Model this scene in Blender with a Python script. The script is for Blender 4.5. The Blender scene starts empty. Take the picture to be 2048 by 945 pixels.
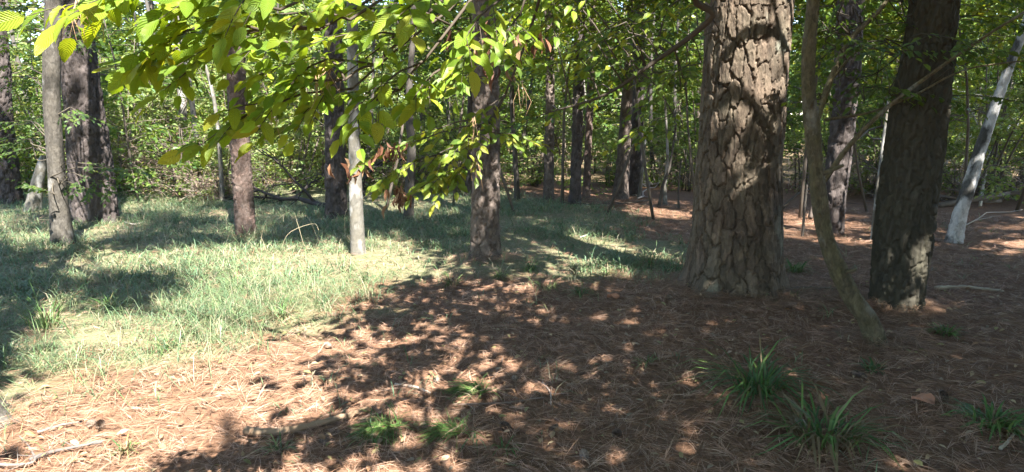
import bpy, math
import numpy as np
from mathutils import Vector, Matrix

# ------------------------------------------------------------------ camera, sky, sun, exposure
scene = bpy.context.scene
F = 1359.0                       # focal length in pixels of a 2048 px wide frame
PITCH = math.radians(9.5)
CAM = np.array([0.0, 0.0, 1.62])
cam_data = bpy.data.cameras.new('camera')
cam_data.sensor_width = 36.0
cam_data.lens = 36.0 * F / 2048.0
cam_data.clip_start = 0.05
cam_data.clip_end = 2000.0
cam = bpy.data.objects.new('camera', cam_data)
scene.collection.objects.link(cam)
cam.location = CAM.tolist()
cam.rotation_euler = (math.radians(90) - PITCH, 0, 0)
scene.camera = cam

SUN_EL, SUN_AZ = math.radians(52), math.radians(26)      # azimuth: to the right of straight behind the camera
SH = np.array([-math.sin(SUN_AZ), math.cos(SUN_AZ)])     # where shadows run on the ground
COT = 1.0 / math.tan(SUN_EL)
world = bpy.data.worlds.new('World')
scene.world = world
world.use_nodes = True
wn = world.node_tree
sky = wn.nodes.new('ShaderNodeTexSky')
sky.sky_type = 'NISHITA'
sky.sun_disc = False
sky.sun_elevation = SUN_EL
sky.sun_rotation = math.pi - SUN_AZ
sky.air_density = 1.0
sky.dust_density = 0.25
sky.ozone_density = 1.5
bg = wn.nodes['Background']
bg.inputs['Strength'].default_value = 0.1
wn.links.new(sky.outputs[0], bg.inputs[0])

sun_data = bpy.data.lights.new('sun', 'SUN')
sun_data.energy = 5.0
sun_data.angle = math.radians(0.55)
sun_data.color = (1.0, 0.965, 0.915)
sun = bpy.data.objects.new('sun', sun_data)
scene.collection.objects.link(sun)
sun.rotation_euler = Vector((SH[0] * math.cos(SUN_EL), SH[1] * math.cos(SUN_EL), -math.sin(SUN_EL))).to_track_quat('-Z', 'Y').to_euler()

vs = scene.view_settings
vs.view_transform = 'Standard'
vs.look = 'None'
vs.gamma = 1.0
vs.use_curve_mapping = False
vs.exposure = 2.65
scene.render.engine = 'CYCLES'
scene.cycles.use_denoising = True
scene.cycles.max_bounces = 4
scene.cycles.diffuse_bounces = 3
scene.cycles.transmission_bounces = 3
scene.cycles.caustics_reflective = False
scene.cycles.caustics_refractive = False
scene.cycles.use_adaptive_sampling = True
scene.cycles.adaptive_threshold = 0.02

# ------------------------------------------------------------------ helpers: noise, projection
COL = scene.collection
U32 = np.uint32

def h01(ix, iy, iz=0, seed=0):
    with np.errstate(over='ignore'):
        h = (np.asarray(ix).astype(np.int64) & 0xffffffff).astype(U32) * U32(374761393)
        h = h + (np.asarray(iy).astype(np.int64) & 0xffffffff).astype(U32) * U32(668265263)
        h = h + (np.asarray(iz).astype(np.int64) & 0xffffffff).astype(U32) * U32(2147483647 & 0x7feb352d)
        h = h + U32((seed * 2654435761) & 0xffffffff)
        h = (h ^ (h >> U32(13))) * U32(1274126177)
        h = (h ^ (h >> U32(15))) * U32(2246822519)
        h = h ^ (h >> U32(16))
    return h.astype(np.float64) / 4294967295.0

def vnoise(x, y, z=None, seed=0):
    x = np.asarray(x, float); y = np.asarray(y, float)
    z = np.zeros_like(x) if z is None else np.asarray(z, float)
    ix, iy, iz = np.floor(x), np.floor(y), np.floor(z)
    fx, fy, fz = x - ix, y - iy, z - iz
    fx, fy, fz = [f * f * (3 - 2 * f) for f in (fx, fy, fz)]
    r = 0
    for a in (0, 1):
        for b in (0, 1):
            for c in (0, 1):
                w = (fx if a else 1 - fx) * (fy if b else 1 - fy) * (fz if c else 1 - fz)
                r = r + w * h01(ix + a, iy + b, iz + c, seed)
    return r

def fbm(x, y, seed=0, octv=4):
    r, a, s = 0, 0.5, 1.0
    for i in range(octv):
        r = r + a * vnoise(np.asarray(x) * s, np.asarray(y) * s, seed=seed + i * 7)
        a *= 0.5; s *= 2.03
    return r

def smooth(a, b, x):
    t = np.clip((x - a) / (b - a), 0, 1)
    return t * t * (3 - 2 * t)

def hgt(x, y):
    x = np.asarray(x, float); y = np.asarray(y, float)
    z = 0.10 * np.exp(-((x - 2.15) ** 2 + (y - 6.2) ** 2) / (2 * 1.1 ** 2))
    z = z + 0.07 * np.exp(-((x + 0.25) ** 2 + (y - 7.6) ** 2) / (2 * 0.5 ** 2))
    z = z + 0.16 * (fbm(x * 0.22 + 11, y * 0.22 + 5, 3, 3) - 0.44)
    z = z + 0.05 * (fbm(x * 0.9, y * 0.9, 4, 3) - 0.44)
    return z

CP, SP = math.cos(PITCH), math.sin(PITCH)
def ray(px, py):
    cx = (px - 1024.0) / F; cy = (472.5 - py) / F
    return np.array([cx, CP + cy * SP, -SP + cy * CP])
def P3(px, py, depth):                                   # a point at a real distance along the view axis
    return CAM + ray(px, py) * depth
def on_plane(px, py, Y):
    d = ray(px, py)
    t = Y / d[1]
    return CAM + d * t, t
def at(px, py):                                          # a point on the ground
    d = ray(px, py)
    t = 1.62 / max(1e-3, -d[2])
    for _ in range(12):
        p = CAM + d * t
        t = (1.62 - float(hgt(p[0], p[1]))) / -d[2]
    return CAM + d * t
def project(P):
    P = np.asarray(P, float) - CAM
    dep = P[..., 1] * CP - P[..., 2] * SP
    up = P[..., 1] * SP + P[..., 2] * CP
    dd = np.where(np.abs(dep) < 1e-6, 1e-6, dep)
    return 1024 + F * P[..., 0] / dd, 472.5 - F * up / dd, dep
def pip(px, py, poly):
    px = np.asarray(px, float); py = np.asarray(py, float)
    inside = np.zeros(px.shape, bool)
    n = len(poly)
    for i in range(n):
        x0, y0 = poly[i]; x1, y1 = poly[(i + 1) % n]
        if y0 == y1: continue
        c = ((y0 > py) != (y1 > py)) & (px < (x1 - x0) * (py - y0) / (y1 - y0) + x0)
        inside ^= c
    return inside
def nrm(v):
    return v / np.maximum(1e-9, np.linalg.norm(v, axis=-1, keepdims=True))

# ------------------------------------------------------------------ helpers: meshes and tagging
class MB:
    def __init__(s):
        s.v, s.c, s.t, s.q, s.n = [], [], [], [], 0
    def add(s, v, tris=None, quads=None, col=(0.5, 0.5, 0.5)):
        v = np.asarray(v, float).reshape(-1, 3)
        c = np.asarray(col, float)
        if c.ndim == 1: c = np.tile(c, (len(v), 1))
        s.v.append(v); s.c.append(c)
        if tris is not None and len(tris): s.t.append(np.asarray(tris, np.int64).reshape(-1, 3) + s.n)
        if quads is not None and len(quads): s.q.append(np.asarray(quads, np.int64).reshape(-1, 4) + s.n)
        s.n += len(v)
    def mesh(s, name, mat, smooth_shade=False):
        me = bpy.data.meshes.new(name)
        if s.n == 0: return me
        v = np.concatenate(s.v); c = np.concatenate(s.c)
        t = np.concatenate(s.t) if s.t else np.zeros((0, 3), np.int64)
        q = np.concatenate(s.q) if s.q else np.zeros((0, 4), np.int64)
        me.vertices.add(len(v)); me.vertices.foreach_set('co', v.astype(np.float32).ravel())
        nl = t.size + q.size
        me.loops.add(nl)
        me.loops.foreach_set('vertex_index', np.concatenate([t.ravel(), q.ravel()]).astype(np.int32))
        me.polygons.add(len(t) + len(q))
        st = np.concatenate([np.arange(len(t)) * 3, t.size + np.arange(len(q)) * 4]).astype(np.int32)
        me.polygons.foreach_set('loop_start', st)
        me.update(calc_edges=True)
        me.polygons.foreach_set('use_smooth', np.full(len(t) + len(q), smooth_shade))
        a = me.color_attributes.new('col', 'FLOAT_COLOR', 'POINT')
        a.data.foreach_set('color', np.concatenate([c, np.ones((len(c), 1))], 1).astype(np.float32).ravel())
        me.materials.append(mat)
        return me
    def build(s, name, mat, parent=None, smooth_shade=False, kind=None):
        o = bpy.data.objects.new(name, s.mesh(name, mat, smooth_shade))
        COL.objects.link(o)
        if parent is not None:
            o.parent = parent
            o.matrix_parent_inverse = Matrix.Translation(parent.location).inverted() if parent.type == 'EMPTY' else Matrix()
        if kind: o['kind'] = kind
        return o
def tag(o, label, cat, group=None):
    o['label'] = label; o['category'] = cat
    if group: o['group'] = group
    return o
def empty(name, loc, label, cat, group=None):
    o = bpy.data.objects.new(name, None)
    o.location = [float(a) for a in loc]
    o.empty_display_size = 0.2
    COL.objects.link(o)
    return tag(o, label, cat, group)
def tris_of(me):
    return sum(len(p.vertices) - 2 for p in me.polygons)

def crom(P, m):
    """Catmull-Rom through P, m samples; returns samples (rows may hold any number of columns)."""
    P = np.asarray(P, float)
    Q = np.vstack([2 * P[0] - P[1], P, 2 * P[-1] - P[-2]])
    t = np.linspace(0, len(P) - 1 - 1e-9, m)
    i = t.astype(int); f = (t - i)[:, None]
    p0, p1, p2, p3 = Q[i], Q[i + 1], Q[i + 2], Q[i + 3]
    return 0.5 * ((2 * p1) + (-p0 + p2) * f + (2 * p0 - 5 * p1 + 4 * p2 - p3) * f ** 2 + (-p0 + 3 * p1 - 3 * p2 + p3) * f ** 3)

def tube(mb, pts, r0, r1, n=5, col=(0.2, 0.15, 0.1), rough=0.0, rng=None):
    pts = np.asarray(pts, float)
    k = len(pts)
    T = nrm(np.gradient(pts, axis=0))
    ref = np.array([0.31, 0.17, 0.93]) if abs(T[:, 2]).mean() < 0.8 else np.array([0.9, 0.4, 0.1])
    A = nrm(np.cross(T, ref)); B = np.cross(T, A)
    r = np.linspace(r0, r1, k)[:, None] if np.isscalar(r0) else np.asarray(r0)[:, None]
    th = np.arange(n) * 2 * math.pi / n
    rr = r[:, :, None] * np.ones((k, n, 1)) if r.ndim == 2 else r
    if rough and rng is not None:
        rr = rr * (1 + rough * rng.uniform(-1, 1, (k, n, 1)))
    V = pts[:, None, :] + rr * (np.cos(th)[None, :, None] * A[:, None, :] + np.sin(th)[None, :, None] * B[:, None, :])
    i = np.arange(k - 1)[:, None] * n; j = np.arange(n)[None, :]; j2 = (j + 1) % n
    q = np.stack([i + j, i + j2, i + n + j2, i + n + j], -1).reshape(-1, 4)
    V = V.reshape(-1, 3)
    tip = np.array([[(k - 1) * n + a, (k - 1) * n + (a + 1) % n, k * n] for a in range(n)])
    V = np.vstack([V, pts[-1] + T[-1] * (r1 if np.isscalar(r0) else r0[-1])])
    bot = np.array([[(a + 1) % n, a, k * n + 1] for a in range(n)])
    V = np.vstack([V, pts[0]])
    mb.add(V, np.vstack([tip, bot]), q, col)

def leaves(mb, pos, d, nor, size, wr, col, hexa=False, fold=0.12, droop=0.12):
    """pos, d, nor: N x 3; size, wr: N; col N x 3"""
    N = len(pos)
    d = nrm(d); s = nrm(np.cross(d, nor)); n = np.cross(s, d)
    L = np.asarray(size, float).reshape(-1, 1) * np.ones((N, 1)); W = L * np.asarray(wr).reshape(-1, 1) * 0.5
    up = n * (L * fold)
    dr = -n * (L * droop)
    if not hexa:
        V = np.stack([pos, pos + d * L * 0.45 + s * W + up, pos + d * L + dr, pos + d * L * 0.45 - s * W + up], 1)
        b = np.arange(N)[:, None] * 4
        t = np.concatenate([b + np.array([0, 1, 2]), b + np.array([0, 2, 3])])
        mb.add(V.reshape(-1, 3), t, None, np.repeat(col, 4, 0))
    else:
        V = np.stack([pos, pos + d * L * 0.25 + s * W * 0.78 + up * .8, pos + d * L * 0.62 + s * W * .92 + up * .8 + dr * .3, pos + d * L + dr,
                      pos + d * L * 0.62 - s * W * .92 + up * .8 + dr * .3, pos + d * L * 0.25 - s * W * 0.78 + up * .8, pos + d * L * .5], 1)
        b = np.arange(N)[:, None] * 7
        f = [[0, 1, 6], [1, 2, 6], [2, 3, 6], [3, 4, 6], [4, 5, 6], [5, 0, 6]]
        t = np.concatenate([b + np.array(x) for x in f])
        mb.add(V.reshape(-1, 3), t, None, np.repeat(col, 7, 0))

# ------------------------------------------------------------------ materials
def newmat(name):
    m = bpy.data.materials.new(name); m.use_nodes = True
    nt = m.node_tree
    for n in list(nt.nodes): nt.nodes.remove(n)
    out = nt.nodes.new('ShaderNodeOutputMaterial')
    return m, nt, out
def node(nt, kind, **kw):
    n = nt.nodes.new(kind)
    for k, v in kw.items():
        if k.startswith('i_'):
            key = k[2:]
            key = int(key) if key.isdigit() else key.replace('_', ' ')
            n.inputs[key].default_value = v
        else: setattr(n, k, v)
    return n
def noise_fac(nt, scale, detail=4, stretch=(1, 1, 1), lo=0.3, hi=0.7):
    tc = node(nt, 'ShaderNodeTexCoord'); mp = node(nt, 'ShaderNodeMapping')
    mp.inputs['Scale'].default_value = stretch
    nz = node(nt, 'ShaderNodeTexNoise'); nz.inputs['Scale'].default_value = scale; nz.inputs['Detail'].default_value = detail
    mr = node(nt, 'ShaderNodeMapRange'); mr.inputs[1].default_value = lo; mr.inputs[2].default_value = hi
    nt.links.new(tc.outputs['Object'], mp.inputs[0]); nt.links.new(mp.outputs[0], nz.inputs['Vector']); nt.links.new(nz.outputs[0], mr.inputs[0])
    return mr.outputs[0], nz.outputs[0]
def mixc(nt, fac, a, b, mode='MIX'):
    m = node(nt, 'ShaderNodeMix', data_type='RGBA', blend_type=mode)
    for sock, v in ((m.inputs[0], fac), (m.inputs[6], a), (m.inputs[7], b)):
        if hasattr(v, 'links') or hasattr(v, 'is_linked'): nt.links.new(v, sock)
        elif isinstance(v, (int, float)): sock.default_value = v
        else: sock.default_value = (*v, 1)
    return m.outputs[2]

def bark_mat(name, tint2, scale=9, stretch=(1, 1, 0.4), amount=0.55, bump=0.5, lichen=None, flakes=0):
    """attribute colour (bark tone of the piece) mixed with noise tones; optional pale lichen patches"""
    m, nt, out = newmat(name)
    at_ = node(nt, 'ShaderNodeAttribute', attribute_name='col')
    f, raw = noise_fac(nt, scale, 6, stretch, 0.35, 0.7)
    f2 = node(nt, 'ShaderNodeMath', operation='MULTIPLY'); nt.links.new(f, f2.inputs[0]); f2.inputs[1].default_value = amount
    c = mixc(nt, f2.outputs[0], at_.outputs['Color'], tint2)
    if lichen:
        g, _ = noise_fac(nt, lichen[1], 5, (1, 1, 0.6), lichen[2], lichen[2] + 0.08)
        c = mixc(nt, g, c, lichen[0])
    fine, fr = noise_fac(nt, 60, 5, (1, 1, 0.35), 0.3, 0.7)
    if flakes:
        tc = node(nt, 'ShaderNodeTexCoord'); mp = node(nt, 'ShaderNodeMapping'); mp.inputs['Scale'].default_value = (1, 1, .5)
        wz = node(nt, 'ShaderNodeTexNoise'); wz.inputs['Scale'].default_value = 14; wz.inputs['Detail'].default_value = 4
        ws = node(nt, 'ShaderNodeVectorMath', operation='SCALE'); ws.inputs['Scale'].default_value = .05
        wa = node(nt, 'ShaderNodeVectorMath', operation='ADD')
        nt.links.new(tc.outputs['Object'], wz.inputs['Vector']); nt.links.new(wz.outputs['Color'], ws.inputs[0])
        nt.links.new(tc.outputs['Object'], wa.inputs[0]); nt.links.new(ws.outputs[0], wa.inputs[1]); nt.links.new(wa.outputs[0], mp.inputs[0])
        v1 = node(nt, 'ShaderNodeTexVoronoi', feature='F1'); v1.inputs['Scale'].default_value = flakes
        v2 = node(nt, 'ShaderNodeTexVoronoi', feature='F1'); v2.inputs['Scale'].default_value = flakes * 2.7
        nt.links.new(mp.outputs[0], v1.inputs['Vector']); nt.links.new(mp.outputs[0], v2.inputs['Vector'])
        s1 = node(nt, 'ShaderNodeSeparateColor'); nt.links.new(v1.outputs['Color'], s1.inputs[0])
        s2 = node(nt, 'ShaderNodeSeparateColor'); nt.links.new(v2.outputs['Color'], s2.inputs[0])
        ad = node(nt, 'ShaderNodeMath', operation='MULTIPLY_ADD'); nt.links.new(s2.outputs[0], ad.inputs[0]); ad.inputs[1].default_value = .6; nt.links.new(s1.outputs[0], ad.inputs[2])
        ad2 = node(nt, 'ShaderNodeMath', operation='MULTIPLY_ADD'); nt.links.new(fr, ad2.inputs[0]); ad2.inputs[1].default_value = .9; nt.links.new(ad.outputs[0], ad2.inputs[2])
        fr = ad2.outputs[0]
        hs = node(nt, 'ShaderNodeMapRange'); hs.inputs[1].default_value = 0; hs.inputs[2].default_value = 1.6; hs.inputs[3].default_value = .62; hs.inputs[4].default_value = 1.38
        nt.links.new(ad.outputs[0], hs.inputs[0])
        vm = node(nt, 'ShaderNodeVectorMath', operation='SCALE'); nt.links.new(c, vm.inputs[0]); nt.links.new(hs.outputs[0], vm.inputs['Scale'])
        c = vm.outputs[0]
    bp = node(nt, 'ShaderNodeBump'); bp.inputs['Strength'].default_value = bump; bp.inputs['Distance'].default_value = 0.012
    nt.links.new(fr, bp.inputs['Height'])
    b = node(nt, 'ShaderNodeBsdfPrincipled'); b.inputs['Roughness'].default_value = 0.85
    b.inputs['Specular IOR Level'].default_value = 0.25
    nt.links.new(c, b.inputs['Base Color']); nt.links.new(bp.outputs[0], b.inputs['Normal']); nt.links.new(b.outputs[0], out.inputs[0])
    return m

def leaf_mat(name, trans=0.45, gloss=0.3, tint=(1.35, 1.25, 0.45), randobj=None, veins=False):
    m, nt, out = newmat(name)
    if randobj:
        oi = node(nt, 'ShaderNodeObjectInfo')
        rp = node(nt, 'ShaderNodeValToRGB')
        rp.color_ramp.elements[0].color = (*randobj[0], 1); rp.color_ramp.elements[1].color = (*randobj[-1], 1)
        for i, cc in enumerate(randobj[1:-1]):
            e = rp.color_ramp.elements.new((i + 1) / (len(randobj) - 1)); e.color = (*cc, 1)
        nt.links.new(oi.outputs['Random'], rp.inputs[0]); c = rp.outputs[0]
    else:
        a = node(nt, 'ShaderNodeAttribute', attribute_name='col'); c = a.outputs['Color']
    nf, _ = noise_fac(nt, 5.0, 4, (1, 1, 1), 0.3, 0.75)
    nm = node(nt, 'ShaderNodeMath', operation='MULTIPLY'); nt.links.new(nf, nm.inputs[0]); nm.inputs[1].default_value = 0.22
    c = mixc(nt, nm.outputs[0], c, (0.30, 0.27, 0.04))
    b = node(nt, 'ShaderNodeBsdfPrincipled'); b.inputs['Roughness'].default_value = 0.45; b.inputs['Specular IOR Level'].default_value = gloss
    tr = node(nt, 'ShaderNodeBsdfTranslucent')
    ct = mixc(nt, 1.0, c, tint, 'MULTIPLY')
    if veins:
        tc = node(nt, 'ShaderNodeUVMap')
        sx = node(nt, 'ShaderNodeSeparateXYZ'); nt.links.new(tc.outputs[0], sx.inputs[0])
        ab = node(nt, 'ShaderNodeMath', operation='ABSOLUTE'); nt.links.new(sx.outputs[0], ab.inputs[0])
        m1 = node(nt, 'ShaderNodeMath', operation='MULTIPLY_ADD'); nt.links.new(ab.outputs[0], m1.inputs[0]); m1.inputs[1].default_value = -0.30; nt.links.new(sx.outputs[1], m1.inputs[2])
        m2 = node(nt, 'ShaderNodeMath', operation='MULTIPLY'); nt.links.new(m1.outputs[0], m2.inputs[0]); m2.inputs[1].default_value = 66.0
        sn = node(nt, 'ShaderNodeMath', operation='SINE'); nt.links.new(m2.outputs[0], sn.inputs[0])
        pr = node(nt, 'ShaderNodeMapRange'); pr.inputs[1].default_value = 0.55; pr.inputs[2].default_value = 1.0
        nt.links.new(sn.outputs[0], pr.inputs[0])
        mid = node(nt, 'ShaderNodeMapRange'); mid.inputs[1].default_value = 0.10; mid.inputs[2].default_value = 0.03
        nt.links.new(ab.outputs[0], mid.inputs[0])
        mx = node(nt, 'ShaderNodeMath', operation='MAXIMUM'); nt.links.new(pr.outputs[0], mx.inputs[0]); nt.links.new(mid.outputs[0], mx.inputs[1])
        ms = node(nt, 'ShaderNodeMath', operation='MULTIPLY'); nt.links.new(mx.outputs[0], ms.inputs[0]); ms.inputs[1].default_value = 0.28
        ct = mixc(nt, ms.outputs[0], ct, (0.10, 0.17, 0.02))
        bp = node(nt, 'ShaderNodeBump'); bp.inputs['Strength'].default_value = 0.45; bp.inputs['Distance'].default_value = 0.003
        nt.links.new(sn.outputs[0], bp.inputs['Height']); nt.links.new(bp.outputs[0], b.inputs['Normal']); nt.links.new(bp.outputs[0], tr.inputs['Normal'])
    mxs = node(nt, 'ShaderNodeMixShader'); mxs.inputs[0].default_value = trans
    nt.links.new(c, b.inputs['Base Color']); nt.links.new(ct, tr.inputs['Color'])
    nt.links.new(b.outputs[0], mxs.inputs[1]); nt.links.new(tr.outputs[0], mxs.inputs[2]); nt.links.new(mxs.outputs[0], out.inputs[0])
    return m

def attr_mat(name, rough=0.8, spec=0.25, trans=0.0):
    m, nt, out = newmat(name)
    a = node(nt, 'ShaderNodeAttribute', attribute_name='col')
    nf, _ = noise_fac(nt, 14.0, 4, (1, 1, 1), 0.3, 0.7)
    nm = node(nt, 'ShaderNodeMath', operation='MULTIPLY'); nt.links.new(nf, nm.inputs[0]); nm.inputs[1].default_value = 0.3
    dk = mixc(nt, 1.0, a.outputs['Color'], (0.62, 0.6, 0.58), 'MULTIPLY')
    c = mixc(nt, nm.outputs[0], a.outputs['Color'], dk)
    b = node(nt, 'ShaderNodeBsdfPrincipled'); b.inputs['Roughness'].default_value = rough; b.inputs['Specular IOR Level'].default_value = spec
    nt.links.new(c, b.inputs['Base Color'])
    if trans:
        tr = node(nt, 'ShaderNodeBsdfTranslucent'); nt.links.new(c, tr.inputs['Color'])
        mx = node(nt, 'ShaderNodeMixShader'); mx.inputs[0].default_value = trans
        nt.links.new(b.outputs[0], mx.inputs[1]); nt.links.new(tr.outputs[0], mx.inputs[2]); nt.links.new(mx.outputs[0], out.inputs[0])
    else: nt.links.new(b.outputs[0], out.inputs[0])
    return m

def ground_mat():
    m, nt, out = newmat('forest_floor')
    g = node(nt, 'ShaderNodeAttribute', attribute_name='col')     # red channel: how grassy the thatch is
    sp = node(nt, 'ShaderNodeSeparateColor'); nt.links.new(g.outputs['Color'], sp.inputs[0])
    f1, r1 = noise_fac(nt, 3.0, 8, (1, 1, 1), 0.3, 0.7)
    f2, r2 = noise_fac(nt, 45.0, 5, (1, 0.35, 1), 0.32, 0.68)
    f3, r3 = noise_fac(nt, 40.0, 5, (0.3, 1, 1), 0.35, 0.7)
    straw = mixc(nt, f2, (0.09, 0.05, 0.03), (0.28, 0.155, 0.095))
    straw = mixc(nt, f3, straw, (0.17, 0.095, 0.055))
    fm = node(nt, 'ShaderNodeMath', operation='MULTIPLY'); nt.links.new(f1, fm.inputs[0]); fm.inputs[1].default_value = 0.5
    straw = mixc(nt, fm.outputs[0], straw, (0.10, 0.06, 0.038))
    th = mixc(nt, f2, (0.12, 0.105, 0.06), (0.25, 0.215, 0.135))
    th = mixc(nt, f3, th, (0.11, 0.125, 0.055))
    c = mixc(nt, sp.outputs[0], straw, th)
    bp = node(nt, 'ShaderNodeBump'); bp.inputs['Strength'].default_value = 0.9; bp.inputs['Distance'].default_value = 0.02
    ad = node(nt, 'ShaderNodeMath', operation='ADD'); nt.links.new(r2, ad.inputs[0]); nt.links.new(r3, ad.inputs[1])
    nt.links.new(ad.outputs[0], bp.inputs['Height'])
    b = node(nt, 'ShaderNodeBsdfPrincipled'); b.inputs['Roughness'].default_value = 0.95; b.inputs['Specular IOR Level'].default_value = 0.15
    nt.links.new(c, b.inputs['Base Color']); nt.links.new(bp.outputs[0], b.inputs['Normal']); nt.links.new(b.outputs[0], out.inputs[0])
    return m

M = {}
M['ground'] = ground_mat()
M['pine_bark'] = bark_mat('pine_bark', (0.17, 0.14, 0.12), 16, (1, 1, 0.5), 0.45, 1.0, None, 26)
M['dark_pine_bark'] = bark_mat('dark_pine_bark', (0.12, 0.10, 0.092), 14, (1, 1, 0.5), 0.45, 1.0, None, 22)
M['mossy_pine_bark'] = bark_mat('mossy_pine_bark', (0.105, 0.092, 0.062), 6, (1, 1, 0.6), 0.6, 1.0, ((.17, .165, .125), 3.2, .63), 24)
M['oak_bark'] = bark_mat('oak_bark', (0.062, 0.057, 0.035), 12, (1, 1, 0.3), 0.5, 0.9, ((0.17, 0.165, 0.15), 2.2, 0.66))
M['grey_bark'] = bark_mat('grey_bark', (0.13, 0.115, 0.085), 10, (1, 1, 0.7), 0.6, 0.4, ((0.25, 0.24, 0.22), 6.0, 0.54))
M['pale_bark'] = bark_mat('pale_bark', (0.10, 0.10, 0.09), 6, (1, 1, 0.35), 0.6, 0.5, ((0.29, 0.28, 0.265), 4.0, 0.53))
M['birch_bark'] = bark_mat('birch_bark', (0.055, 0.052, 0.045), 7, (1, 1, 0.5), 0.75, 0.7, ((0.44, 0.43, 0.41), 3.5, 0.49), 20)
M['moss_stem_bark'] = bark_mat('moss_stem_bark', (0.10, 0.09, 0.04), 11, (1, 1, 0.6), 0.6, 0.9, ((.15, .14, .11), 5, .6), 30)
M['grey_brown'] = bark_mat('grey_brown', (0.075, 0.065, 0.05), 10, (1, 1, 0.7), 0.6, 0.6, ((0.20, 0.19, 0.17), 5.0, 0.60), 30)
M['twig'] = attr_mat('twig', 0.85, 0.2)
M['leaf_big'] = leaf_mat('leaf_big', 0.52, 0.3, (1.9, 1.6, 0.45), [(0.10, 0.19, 0.02), (0.16, 0.27, 0.025), (0.24, 0.32, 0.03), (0.12, 0.22, 0.025), (0.20, 0.30, 0.028), (0.30, 0.31, 0.03)], True)
M['leaf'] = leaf_mat('leaf', 0.45, 0.25, (1.5, 1.35, .5))
M['leaf_dry'] = attr_mat('leaf_dry', 0.7, 0.25, 0.25)
M['grass'] = attr_mat('grass', 0.5, 0.35, 0.3)
M['needle'] = attr_mat('needle', 0.6, 0.3)
M['cone'] = attr_mat('cone', 0.7, 0.3)

# ------------------------------------------------------------------ the ground
def world_poly(pts):
    return [tuple(at(a, b)[:2]) for a, b in pts]
GRASS = world_poly([(-700, 830), (0, 785), (200, 738), (330, 718), (480, 690), (600, 655), (690, 622), (760, 590), (860, 562), (930, 545), (1010, 540), (1090, 562),
                    (1180, 568), (1230, 545), (1330, 548), (1380, 538), (1385, 480), (1270, 470), (1235, 430), (1190, 408), (1100, 404), (1020, 393), (1000, 372), (-700, 372)])
def grassy(x, y, seed=0):
    jx = (fbm(np.asarray(x) * 1.3 + 31, np.asarray(y) * 1.3, 21 + seed) - 0.47) * 1.6
    jy = (fbm(np.asarray(x) * 1.3, np.asarray(y) * 1.3 + 17, 22 + seed) - 0.47) * 1.6
    return pip(np.asarray(x) + jx, np.asarray(y) + jy, GRASS)

def axis(fine0, fine1, step, far0, far1):
    a = list(np.arange(fine0, fine1 + 1e-6, step))
    s, x = step, fine1
    while x < far1:
        s *= 1.16; x += s; a.append(x)
    s, x, b = step, fine0, []
    while x > far0:
        s *= 1.16; x -= s; b.append(x)
    return np.array(b[::-1] + a)
gx = axis(-8, 8, 0.1, -900, 900); gy = axis(1.0, 14, 0.1, -300, 1500)
X, Y = np.meshgrid(gx, gy)
Z = hgt(X, Y)
near = (np.abs(X) < 9) & (Y > 0.5) & (Y < 15)
Z = Z + np.where(near, 0.018 * (vnoise(X * 9, Y * 9, seed=8) - 0.5) + 0.012 * (vnoise(X * 5, Y * 5, seed=9) - .5), 0)
gw = np.zeros_like(X)
for i in range(4):
    gw += grassy(X + 0.1 * math.cos(i * 1.6), Y + 0.1 * math.sin(i * 1.6)) * 0.25
gw[(Y > 19) | (np.abs(X) > 20)] = 0.4
mb = MB()
nx, ny = len(gx), len(gy)
i = (np.arange(ny - 1)[:, None] * nx + np.arange(nx - 1)[None, :])
mb.add(np.stack([X, Y, Z], -1).reshape(-1, 3), None, np.stack([i, i + 1, i + nx + 1, i + nx], -1).reshape(-1, 4),
       np.stack([gw.ravel()] * 3, 1))
ground = mb.build('ground', M['ground'], None, True, 'structure')
ground['label'] = 'forest floor of rust brown pine straw with grassy patches'

# ------------------------------------------------------------------ trees
def cells(u, v, ncol, seed, jit=0.85):
    """Voronoi cells on a cylinder (u periodic over ncol): first and second distance, cell id"""
    iu, iv = np.floor(u), np.floor(v)
    f1 = np.full(u.shape, 9.0); f2 = np.full(u.shape, 9.0); cid = np.zeros(u.shape)
    for a in (-1, 0, 1):
        for b in (-1, 0, 1):
            cu, cv = iu + a, iv + b
            ku = np.mod(cu, ncol)
            pu = cu + 0.5 + jit * (h01(ku, cv, 1, seed) - 0.5)
            pv = cv + 0.5 + jit * (h01(ku, cv, 2, seed) - 0.5) + 0.5 * np.mod(ku, 2)
            d = np.hypot(u - pu, v - pv)
            idv = h01(ku, cv, 3, seed)
            c1 = d < f1
            f2 = np.where(c1, f1, np.minimum(f2, d)); cid = np.where(c1, idv, cid); f1 = np.where(c1, d, f1)
    return f1, f2, cid

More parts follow.
